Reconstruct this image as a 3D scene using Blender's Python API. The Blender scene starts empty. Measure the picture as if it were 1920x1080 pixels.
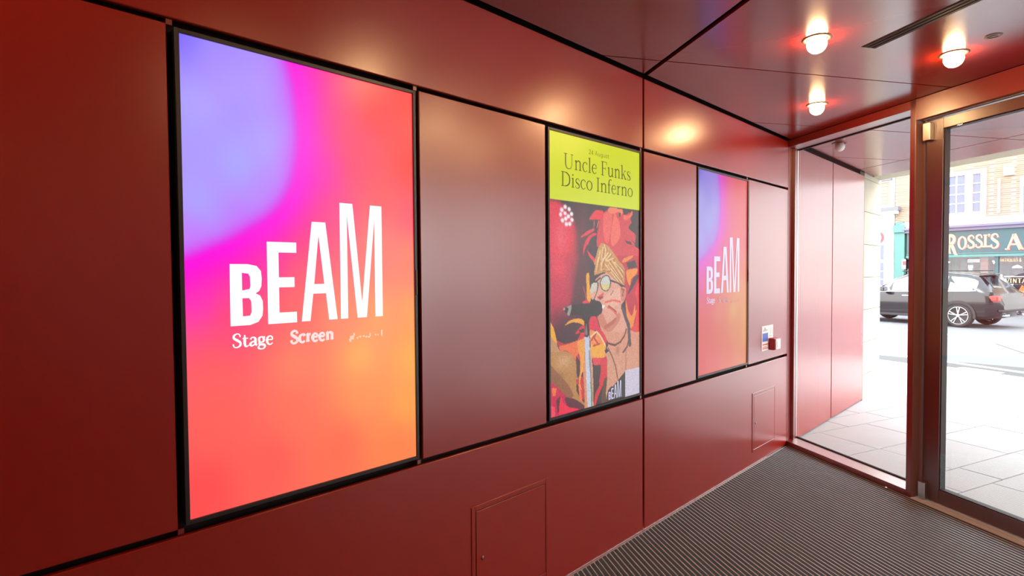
import bpy, bmesh, math, random
import numpy as np
from mathutils import Vector, Matrix
random.seed(7)
R = math.radians
scn = bpy.context.scene
COL = scn.collection
scn.view_settings.view_transform = 'Standard'
scn.view_settings.look = 'None'
scn.view_settings.gamma = 1.0
scn.view_settings.use_curve_mapping = False
scn.view_settings.exposure = 0.0
# ------------------------------------------------------------ dimensions (metres)
ZC = 2.7524                      # ceiling height
OX = 5.4268                      # where the long wall meets the glazed front
PHI = 2.1057
DV = Vector((math.cos(PHI), -math.sin(PHI), 0))    # along the glazed front
NV = Vector((math.sin(PHI), math.cos(PHI), 0))     # outwards through the front
FR = Matrix.Translation((OX, 0, 0)) @ Matrix.Rotation(-PHI, 4, 'Z')
ID = Matrix.Identity(4)
FA = math.radians(80)
FACADE = Matrix.Translation((28.115, -0.113, 0)) @ Matrix.Rotation(FA, 4, 'Z')   # x along shop fronts (to the left), y = towards street

def lin(c):
    return tuple(((v/255)/12.92 if v/255 <= .04045 else ((v/255+.055)/1.055)**2.4) for v in c[:3])

# ------------------------------------------------------------ materials
MAT = {}
def nt(name):
    m = bpy.data.materials.new(name); m.use_nodes = True
    n = m.node_tree.nodes; b = n['Principled BSDF']
    MAT[name] = m
    return m, m.node_tree, b
def mat(name, col, rough=.5, metal=0., spec=.5, noise=0., scale=20., bump=0., coat=0., emit=None, es=1., aniso=0., crough=.05):
    m, t, b = nt(name)
    L = t.links
    b.inputs['Base Color'].default_value = (*col, 1)
    b.inputs['Roughness'].default_value = rough
    b.inputs['Metallic'].default_value = metal
    b.inputs['Specular IOR Level'].default_value = spec
    b.inputs['Coat Weight'].default_value = coat
    b.inputs['Coat Roughness'].default_value = crough
    if emit:
        b.inputs['Emission Color'].default_value = (*emit, 1); b.inputs['Emission Strength'].default_value = es
    tc = t.nodes.new('ShaderNodeTexCoord')
    nz = t.nodes.new('ShaderNodeTexNoise'); nz.inputs['Scale'].default_value = scale; nz.inputs['Detail'].default_value = 4
    L.new(tc.outputs['Object'], nz.inputs['Vector'])
    if noise:
        mx = t.nodes.new('ShaderNodeMix'); mx.data_type = 'RGBA'
        mx.inputs['A'].default_value = (*[c*(1-noise) for c in col], 1); mx.inputs['B'].default_value = (*[min(1, c*(1+noise)) for c in col], 1)
        L.new(nz.outputs['Fac'], mx.inputs['Factor']); L.new(mx.outputs['Result'], b.inputs['Base Color'])
    if bump:
        bp = t.nodes.new('ShaderNodeBump'); bp.inputs['Strength'].default_value = bump; bp.inputs['Distance'].default_value = .002
        L.new(nz.outputs['Fac'], bp.inputs['Height']); L.new(bp.outputs['Normal'], b.inputs['Normal'])
    return m
RED = (.315, .0095, .0028)
mat('red_panel', RED, .27, spec=.9, coat=.55, crough=.30, noise=.03, scale=3)
mat('red_ceiling', (.25, .0130, .004), .185, spec=.82, coat=.15, crough=.24, noise=.03, scale=3)
mat('red_frame', (.22, .014, .011), .32, spec=1.0, coat=.8, crough=.3, noise=.03, scale=5)
mat('gap_dark', (.012, .005, .004), .7, spec=.2)
mat('bezel', (.03, .026, .028), .38, spec=.5)
mat('alu', (.72, .71, .70), .32, metal=1.0, noise=.05, scale=30)
mat('alu_bar', (.92, .96, .97), .5, metal=.1, noise=.08, scale=40)
mat('carpet', (.082, .104, .114), .95, spec=.1, noise=.55, scale=260, bump=.5)
mat('mat_base', (.012, .010, .010), .9, spec=.1)
mat('door_metal', (.11, .026, .022), .32, spec=1.0, coat=.7, crough=.28, noise=.03, scale=5)
mat('jamb_daylight_tint', (.32, .15, .14), .4, spec=.8, coat=.4, crough=.3)  # frame red paled: daylight reflected on the mullion side, put into the colour
mat('alu_plate', (.72, .84, .95), .35, metal=.0, noise=.04, scale=30)
mat('gasket', (.01, .01, .01), .6)
mat('steel', (.62, .6, .57), .28, metal=1.0)
mat('brush_strip', (.32, .30, .29), .8, noise=.3, scale=150)
mat('vent_dark', (.03, .011, .009), .6, spec=.25)
mat('bulb_on', (1, .9, .7), .4, emit=(1.0, .60, .27), es=115)
mat('bulb_off', (.85, .83, .78), .25, emit=None)
mat('socket', (.16, .10, .08), .4, metal=.8)
mat('paper_white', (.85, .84, .82), .6)
mat('blue_print', (.08, .14, .55), .5)
mat('red_print', (.75, .10, .06), .5)
mat('grey_print', (.25, .28, .35), .6)
mat('callpoint_red', (.40, .012, .02), .35)
mat('callpoint_cover', (.85, .75, .75), .15, spec=.6)
mat('white_ink', (0, 0, 0), .3, emit=(1, 1, 1), es=1.05)
mat('soft_white_ink', (0, 0, 0), .3, emit=lin((255, 225, 225)), es=1.0)
mat('faint_ink', (0, 0, 0), .3, emit=lin((255, 205, 175)), es=1.0)
mat('dim_white_ink', (0, 0, 0), .3, emit=lin((215, 208, 235)), es=.9)
mat('dim_faint_ink', (0, 0, 0), .3, emit=lin((215, 150, 150)), es=.8)
mat('dark_ink', (0, 0, 0), .3, emit=lin((40, 44, 20)), es=1.0)
mat('stone', (.44, .405, .32), .85, noise=.12, scale=4, bump=.3)
mat('slab', (.50, .505, .50), .75, noise=.06, scale=3, bump=.1)
mat('joint', (.09, .09, .09), .9)
mat('asphalt', (.165, .17, .185), .9, noise=.12, scale=8, bump=.2)
mat('kerb', (.42, .42, .41), .8, noise=.1)
mat('road_paint', (.75, .75, .73), .7, noise=.1)
mat('render_white', (.72, .71, .68), .8, noise=.04, scale=2)
mat('white_paint', (.82, .82, .82), .45)
mat('teal', (.036, .080, .084), .4, noise=.05, scale=3)
mat('teal_light', (.07, .20, .18), .4)
mat('purple_grey', (.16, .13, .19), .5)
mat('gold', (.55, .42, .20), .4, spec=.6)
mat('crimson', (.55, .06, .08), .5)
mat('shop_dark', (.035, .025, .035), .5)
mat('shop_brown', (.16, .06, .06), .6)
mat('window_pane', (.15, .16, .32), .25, spec=.35)
mat('lead', (.16, .16, .17), .7)
mat('car_paint', (.010, .008, .010), .2, spec=.4, coat=.6, crough=.04)
mat('car_trim', (.02, .018, .02), .5)
mat('car_glass', (.10, .11, .12), .05, spec=1.0, coat=1.0)
mat('chrome', (.85, .85, .86), .12, metal=1.0)
mat('tyre', (.03, .027, .03), .8)
mat('tail_lamp', (.55, .02, .02), .2, emit=(1, .08, .05), es=.8)
mat('orange_cloth', (.75, .22, .05), .6)
mat('shop_bulb', (1, 1, 1), .3, emit=(1, .85, .7), es=6)
# brick
m, t, b = nt('brick')
tc = t.nodes.new('ShaderNodeTexCoord'); mp = t.nodes.new('ShaderNodeMapping'); bk = t.nodes.new('ShaderNodeTexBrick')
mp.inputs['Rotation'].default_value = (R(90), 0, 0)
bk.inputs['Scale'].default_value = 1; bk.inputs['Brick Width'].default_value = .225; bk.inputs['Row Height'].default_value = .075
bk.inputs['Mortar Size'].default_value = .012
bk.inputs['Color1'].default_value = (.36, .22, .14, 1); bk.inputs['Color2'].default_value = (.25, .155, .11, 1); bk.inputs['Mortar'].default_value = (.37, .32, .26, 1)
t.links.new(tc.outputs['Object'], mp.inputs['Vector']); t.links.new(mp.outputs['Vector'], bk.inputs['Vector']); t.links.new(bk.outputs['Color'], b.inputs['Base Color'])
b.inputs['Roughness'].default_value = .9
# clear glass: mirror-like Fresnel reflection over a transparent body
m, t, b = nt('clear_glass')
t.nodes.remove(b); out = t.nodes['Material Output']
tr = t.nodes.new('ShaderNodeBsdfTransparent'); tr.inputs['Color'].default_value = (.95, .97, .96, 1)
gl = t.nodes.new('ShaderNodeBsdfGlossy'); gl.inputs['Roughness'].default_value = .0
ge = t.nodes.new('ShaderNodeNewGeometry'); vd = t.nodes.new('ShaderNodeVectorMath'); vd.operation = 'DOT_PRODUCT'
t.links.new(ge.outputs['Normal'], vd.inputs[0]); t.links.new(ge.outputs['Incoming'], vd.inputs[1])
def mth(op, a, b=None):
    q = t.nodes.new('ShaderNodeMath'); q.operation = op
    for i, v in enumerate((a, b)):
        if v is None: continue
        if isinstance(v, (int, float)): q.inputs[i].default_value = v
        else: t.links.new(v, q.inputs[i])
    return q.outputs[0]
fr_ = mth('ADD', mth('MULTIPLY', mth('POWER', mth('SUBTRACT', 1.0, mth('ABSOLUTE', vd.outputs['Value'])), 5.0), .93), .07)
mx = t.nodes.new('ShaderNodeMixShader')
t.links.new(fr_, mx.inputs[0]); t.links.new(tr.outputs[0], mx.inputs[1]); t.links.new(gl.outputs[0], mx.inputs[2]); t.links.new(mx.outputs[0], out.inputs['Surface'])
# lit display pictures: colour stored on the picture mesh
def screen_mat(name, strength):
    m, t, b = nt(name)
    a = t.nodes.new('ShaderNodeAttribute'); a.attribute_name = 'picture'
    b.inputs['Base Color'].default_value = (.01, .01, .01, 1); b.inputs['Roughness'].default_value = .28; b.inputs['Specular IOR Level'].default_value = .45
    t.links.new(a.outputs['Color'], b.inputs['Emission Color']); b.inputs['Emission Strength'].default_value = strength
screen_mat('screen_bright', 1.0)
screen_mat('screen_poster', .85)
screen_mat('screen_far', .62)

# ------------------------------------------------------------ mesh helpers
def mesh(name, verts, faces, m, parent=None, M=ID, smooth=False, mats=None, fm=None):
    me = bpy.data.meshes.new(name)
    me.from_pydata([tuple(M @ Vector(v)) for v in verts], [], faces)
    for q in (mats or [m]): me.materials.append(MAT[q])
    if fm:
        for p, i in zip(me.polygons, fm): p.material_index = i
    if smooth:
        for p in me.polygons: p.use_smooth = True
    me.update()
    o = bpy.data.objects.new(name, me); COL.objects.link(o)
    if parent: o.parent = parent
    return o
class MB:
    """collects shapes that form ONE part"""
    def __init__(s): s.v = []; s.f = []; s.m = []
    def add(s, v, f, mi=0):
        n = len(s.v); s.v += [tuple(q) for q in v]; s.f += [tuple(i+n for i in g) for g in f]; s.m += [mi]*len(f); return s
    def box(s, x0, x1, y0, y1, z0, z1, mi=0, bev=0.):
        if bev:
            bm = bmesh.new(); r = bmesh.ops.create_cube(bm, size=1)
            for w in bm.verts: w.co = Vector(((x0+x1)/2+w.co.x*(x1-x0), (y0+y1)/2+w.co.y*(y1-y0), (z0+z1)/2+w.co.z*(z1-z0)))
            bmesh.ops.bevel(bm, geom=bm.edges[:], offset=bev, segments=1 if bev < .004 else 2, affect='EDGES', profile=.5)
            bm.verts.index_update()
            s.add([w.co[:] for w in bm.verts], [[w.index for w in f.verts] for f in bm.faces], mi); bm.free(); return s
        v = [(x, y, z) for x in (x0, x1) for y in (y0, y1) for z in (z0, z1)]
        return s.add(v, [(0, 1, 3, 2), (4, 6, 7, 5), (0, 4, 5, 1), (2, 3, 7, 6), (0, 2, 6, 4), (1, 5, 7, 3)], mi)
    def prism(s, poly, z0, z1, mi=0):
        n = len(poly)
        v = [(p[0], p[1], z0) for p in poly]+[(p[0], p[1], z1) for p in poly]
        a = sum(poly[i][0]*poly[(i+1) % n][1]-poly[(i+1) % n][0]*poly[i][1] for i in range(n))
        f = [tuple(range(n))[::-1], tuple(range(n, 2*n))]+[(i, (i+1) % n, n+(i+1) % n, n+i) for i in range(n)]
        if a < 0: f = [g[::-1] for g in f]
        return s.add(v, f, mi)
    def lathe(s, prof, c=(0, 0, 0), n=32, axis='z', mi=0):
        v = []; f = []
        for r, h in prof:
            for k in range(n):
                a = 2*math.pi*k/n; x, y = r*math.cos(a), r*math.sin(a)
                p = (x, y, h) if axis == 'z' else ((x, h, y) if axis == 'y' else (h, x, y))
                v.append((p[0]+c[0], p[1]+c[1], p[2]+c[2]))
        for i in range(len(prof)-1):
            for k in range(n):
                q = (i*n+k, i*n+(k+1) % n, (i+1)*n+(k+1) % n, (i+1)*n+k)
                f.append(q if axis != 'y' else q[::-1])
        return s.add(v, f, mi)
    def build(s, name, mats, parent=None, M=ID, smooth=False):
        mats = [mats] if isinstance(mats, str) else mats
        o = mesh(name, s.v, s.f, None, parent, M, smooth, mats, s.m)
        return o
def empty(name, loc=(0, 0, 0)):
    o = bpy.data.objects.new(name, None); o.location = loc; COL.objects.link(o); o.empty_display_size = .1
    return o
def thing(name, label, cat, group=None, loc=(0, 0, 0)):
    o = empty(name, loc); tag(o, label, cat, group); return o
def tag(o, label, cat, group=None):
    o['label'] = label; o['category'] = cat
    if group: o['group'] = group
    return o
def struct(o):
    o['kind'] = 'structure'; return o
def autosmooth(o, a=0):
    if a:
        for p in o.data.polygons: p.use_smooth = True
        o.data.set_sharp_from_angle(angle=R(a))
    return o

# ------------------------------------------------------------ lettering by pen strokes
def spline(P, n=6):
    P = [tuple(p) for p in P]; out = []
    for i in range(len(P)-1):
        p0 = P[max(i-1, 0)]; p1 = P[i]; p2 = P[i+1]; p3 = P[min(i+2, len(P)-1)]
        for k in range(n):
            t = k/n
            out.append(tuple(.5*((2*b)+(-a+c)*t+(2*a-5*b+4*c-d)*t*t+(-a+3*b-3*c+d)*t**3) for a, b, c, d in zip(p0, p1, p2, p3)))
    out.append(P[-1]); return out
def ribbon(P):
    v = []; f = []
    for i, (x, y, w) in enumerate(P):
        a = P[max(i-1, 0)]; b = P[min(i+1, len(P)-1)]
        dx, dy = b[0]-a[0], b[1]-a[1]; l = math.hypot(dx, dy) or 1
        nx, ny = -dy/l*w/2, dx/l*w/2
        v += [(x+nx, y+ny), (x-nx, y-ny)]
        if i: f.append((2*i-2, 2*i-1, 2*i+1, 2*i))
    return v, f
def G(ch, T, t, sans=False):
    """strokes (polylines of x, y, width) and advance of a letter; x-height .46, capital height .70"""
    S = []; h = t*.9
    def st(x, y0, y1, w=None): S.append([(x, y0, w or T), (x, y1, w or T)])
    def sf(x, y, r=.1):
        if not sans: S.append([(x-r, y+h/2*(1 if y < .1 else -1), h), (x+r, y+h/2*(1 if y < .1 else -1), h)])
    def flag(x, y):
        if not sans: S.append([(x-.10, y-.045, t*.7), (x+T*.3, y-.005, t*1.6)])
    def c(*P): S.append(spline(P))
    def l(*P): S.append(list(P))
    H = T*.8
    if ch == 'U': c((.15, .69, T), (.15, .40, T), (.155, .2, T), (.22, .04, H), (.37, -.005, t), (.52, .05, t), (.59, .2, t), (.6, .4, t), (.6, .69, t)); sf(.15, .7, .12); sf(.6, .7, .09); return S, .76
    if ch == 'n': st(.13, 0, .45); sf(.13, 0); flag(.13, .46); c((.14, .33, t), (.22, .43, H*.8), (.33, .455, H), (.42, .39, T), (.43, .3, T), (.43, 0, T)); sf(.43, 0); return S, .57
    if ch == 'c': c((.37, .36, T*.9), (.33, .44, t*1.3), (.23, .46, t), (.11, .39, H), (.06, .23, T), (.12, .06, H), (.24, 0, t), (.38, .08, t)); return S, .44
    if ch == 'l': st(.13, 0, .72); sf(.13, 0); flag(.13, .73); return S, .27
    if ch == 'e': l((.07, .26, t), (.37, .26, t)); c((.375, .26, t), (.35, .39, H*.8), (.24, .46, t), (.12, .40, H), (.06, .24, T), (.12, .06, H), (.25, 0, t), (.38, .08, t)); return S, .45
    if ch == 'F': st(.16, 0, .7); sf(.16, 0, .12); l((.05, .685, h), (.49, .685, h)); l((.49, .7, t), (.50, .55, t*.8)); l((.16, .36, h), (.40, .36, h)); l((.40, .43, t*.8), (.40, .29, t*.8)); return S, .55
    if ch == 'u': c((.12, .45, T), (.12, .25, T), (.125, .12, T), (.18, .02, H), (.28, .01, H*.8), (.40, .12, t)); st(.42, 0, .45); flag(.12, .46); flag(.42, .46); l((.42, .015, h), (.51, .02, h)) if not sans else 0; return S, .56
    if ch == 'k': st(.12, 0, .72); sf(.12, 0); flag(.12, .73); l((.15, .19, t), (.37, .44, t)); sf(.38, .46, .08); l((.23, .28, T), (.43, .0, T)); sf(.43, 0, .08); return S, .52
    if ch == 's': c((.31, .35, t*1.3), (.28, .44, t), (.18, .465, t), (.08, .40, H), (.09, .30, T*.9), (.19, .235, T), (.30, .16, T*.9), (.31, .06, H), (.20, 0, t), (.09, .02, t), (.05, .12, t*1.3)); return S, .38
    if ch == 'D': st(.16, 0, .7); l((.05, .685, h), (.3, .685, h)); l((.05, .015, h), (.3, .015, h)); c((.28, .685, t), (.45, .65, H), (.60, .52, T), (.635, .35, T*1.05), (.60, .17, T), (.45, .05, H), (.28, .015, t)); return S, .73
    if ch == 'i': st(.13, 0, .45); sf(.13, 0); flag(.13, .46); l((.13, .57, T*1.15), (.13, .57+T*1.1, T*1.15)); return S, .27
    if ch == 'o': c((.24, .465, t), (.11, .39, H), (.055, .23, T), (.11, .07, H), (.24, -.005, t), (.38, .07, H), (.43, .23, T), (.38, .39, H), (.24, .465, t)); return S, .49
    if ch == 'I': st(.15, 0, .7); sf(.15, 0, .12); sf(.15, .7, .12); return S, .32
    if ch == 'f': c((.13, 0, T), (.13, .3, T), (.13, .55, T), (.18, .69, H), (.27, .72, t), (.34, .68, T*.8)); l((.03, .44, h), (.27, .44, h)); sf(.13, 0); return S, .31
    if ch == 'r': st(.13, 0, .45); sf(.13, 0, .11); flag(.13, .46); c((.14, .31, t), (.22, .43, H*.8), (.31, .44, T)); return S, .37
    if ch == 'S': c((.44, .53, t*1.3), (.40, .66, t), (.27, .705, t), (.12, .62, H), (.12, .48, T*.9), (.27, .37, T), (.43, .25, T*.9), (.43, .09, H), (.27, -.005, t), (.12, .03, t), (.07, .18, t*1.3)); return S, .52
    if ch == 't': c((.15, .62, t if not sans else T), (.15, .4, T), (.15, .14, T), (.2, .02, H), (.28, .01, t), (.36, .06, t)); l((.03, .44, h), (.33, .44, h)); return S, .37
    if ch == 'a': c((.08, .36, H), (.15, .45, t), (.26, .455, H*.7), (.34, .37, T), (.35, .1, T), (.44, .02, t)); c((.34, .27, t), (.15, .2, H*.8), (.07, .1, T), (.16, .01, H*.8), (.33, .1, t)); return S, .45
    if ch == 'g':
        if sans: c((.36, .4, T), (.2, .46, T), (.07, .23, T), (.2, .0, T), (.36, .1, T)); c((.37, .45, T), (.37, 0, T), (.33, -.15, T), (.2, -.19, T), (.08, -.14, T)); return S, .48
        c((.22, .46, t), (.11, .40, H), (.09, .30, T*.9), (.12, .2, H), (.22, .16, t), (.33, .21, H), (.35, .31, T*.9), (.32, .41, H), (.22, .46, t))
        c((.13, .18, t), (.08, .11, H*.8), (.15, .055, T*.8), (.34, .02, T), (.41, -.07, T*.8), (.33, -.18, H*.7), (.18, -.2, t), (.06, -.14, H), (.08, -.04, H*.7), (.18, .04, t)); l((.33, .40, t), (.42, .45, t*1.6)); return S, .46
    if ch == '2': c((.06, .54, T), (.10, .65, T), (.22, .70, T), (.35, .63, T), (.35, .48, T), (.05, .03, T)); l((.04, T/2, T), (.40, T/2, T)); return S, .46
    if ch == '4': l((.32, 0, T), (.32, .70, T)); l((.32, .69, T), (.04, .2, T)); l((.03, .19, T), (.43, .19, T)); return S, .5
    if ch == 'A':
        l((.05, 0, t), (.27, .70, t*1.1)); l((.27, .70, T), (.52, 0, T)); l((.13, .24, h), (.42, .24, h)); sf(.05, 0, .08); sf(.52, 0, .09); return S, .58
    if ch == 'R': st(.17, -.02, .68); c((.02, .5, t), (.06, .66, t*1.4), (.25, .71, H), (.42, .63, T), (.42, .46, T), (.30, .36, H), (.17, .35, t)); c((.28, .36, T), (.40, .15, T), (.50, -.06, H), (.60, -.10, t)); l((.06, -.02, h), (.28, -.02, h)); return S, .62
    if ch == "'": l((.08, .70, T), (.05, .55, t)); return S, .14
    if ch == 'N': st(.12, 0, .7, t); l((.12, .7, T), (.46, 0, T)); st(.46, 0, .7, t); return S, .6
    if ch == 'T': st(.25, 0, .7); l((.02, .68, h), (.48, .68, h)); return S, .52
    if ch == 'Q': S, a = G('O', T, t, sans); S.append([(.35, .1, T), (.55, -.1, T)]); return S, a
    if ch == 'O': c((.30, .705, t), (.12, .58, H), (.06, .35, T), (.12, .12, H), (.30, -.005, t), (.48, .12, H), (.54, .35, T), (.48, .58, H), (.30, .705, t)); return S, .62
    if ch == 'E': st(.12, 0, .7); [l((.12, y, h), (.42, y, h)) for y in (.015, .36, .685)]; return S, .48
    if ch == 'V': l((.04, .7, T), (.27, 0, T)); l((.27, 0, t), (.5, .7, t)); return S, .54
    if ch == 'G': c((.50, .58, t), (.30, .705, H), (.10, .55, T), (.07, .33, T), (.14, .1, T), (.32, 0, H), (.5, .08, H)); st(.5, .05, .32); return S, .6
    if ch == '&': c((.5, .02, T), (.15, .5, T), (.2, .68, H), (.33, .6, T), (.08, .2, T), (.15, .02, H), (.33, .02, H), (.5, .3, t)); return S, .58
    return [], .26
def text(mb, s, x0, x1, zb, cap, y, T=.085, t=.035, sans=False, mi=0, track=0., sizes=None, Mf=None):
    """lay word s between x0 and x1 on baseline zb; capitals cap metres high; in the plane y"""
    adv = 0; L = []
    for k, ch in enumerate(s):
        q, a = G(ch, T, t, sans); sc, dz = sizes[k] if sizes else (1, 0)
        L.append((q, adv, sc, dz)); adv += (a+track)*sc
    kx = (x1-x0)/(adv-track); kz = cap/.70
    for n, (q, o, sc, dz) in enumerate(L):
        for stroke in q:
            v, f = ribbon(stroke)
            mb.add([(x0+(px*sc+o)*kx, y-.00002*n, zb+(pz*sc+dz)*kz) for px, pz in v], f, mi)
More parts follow.
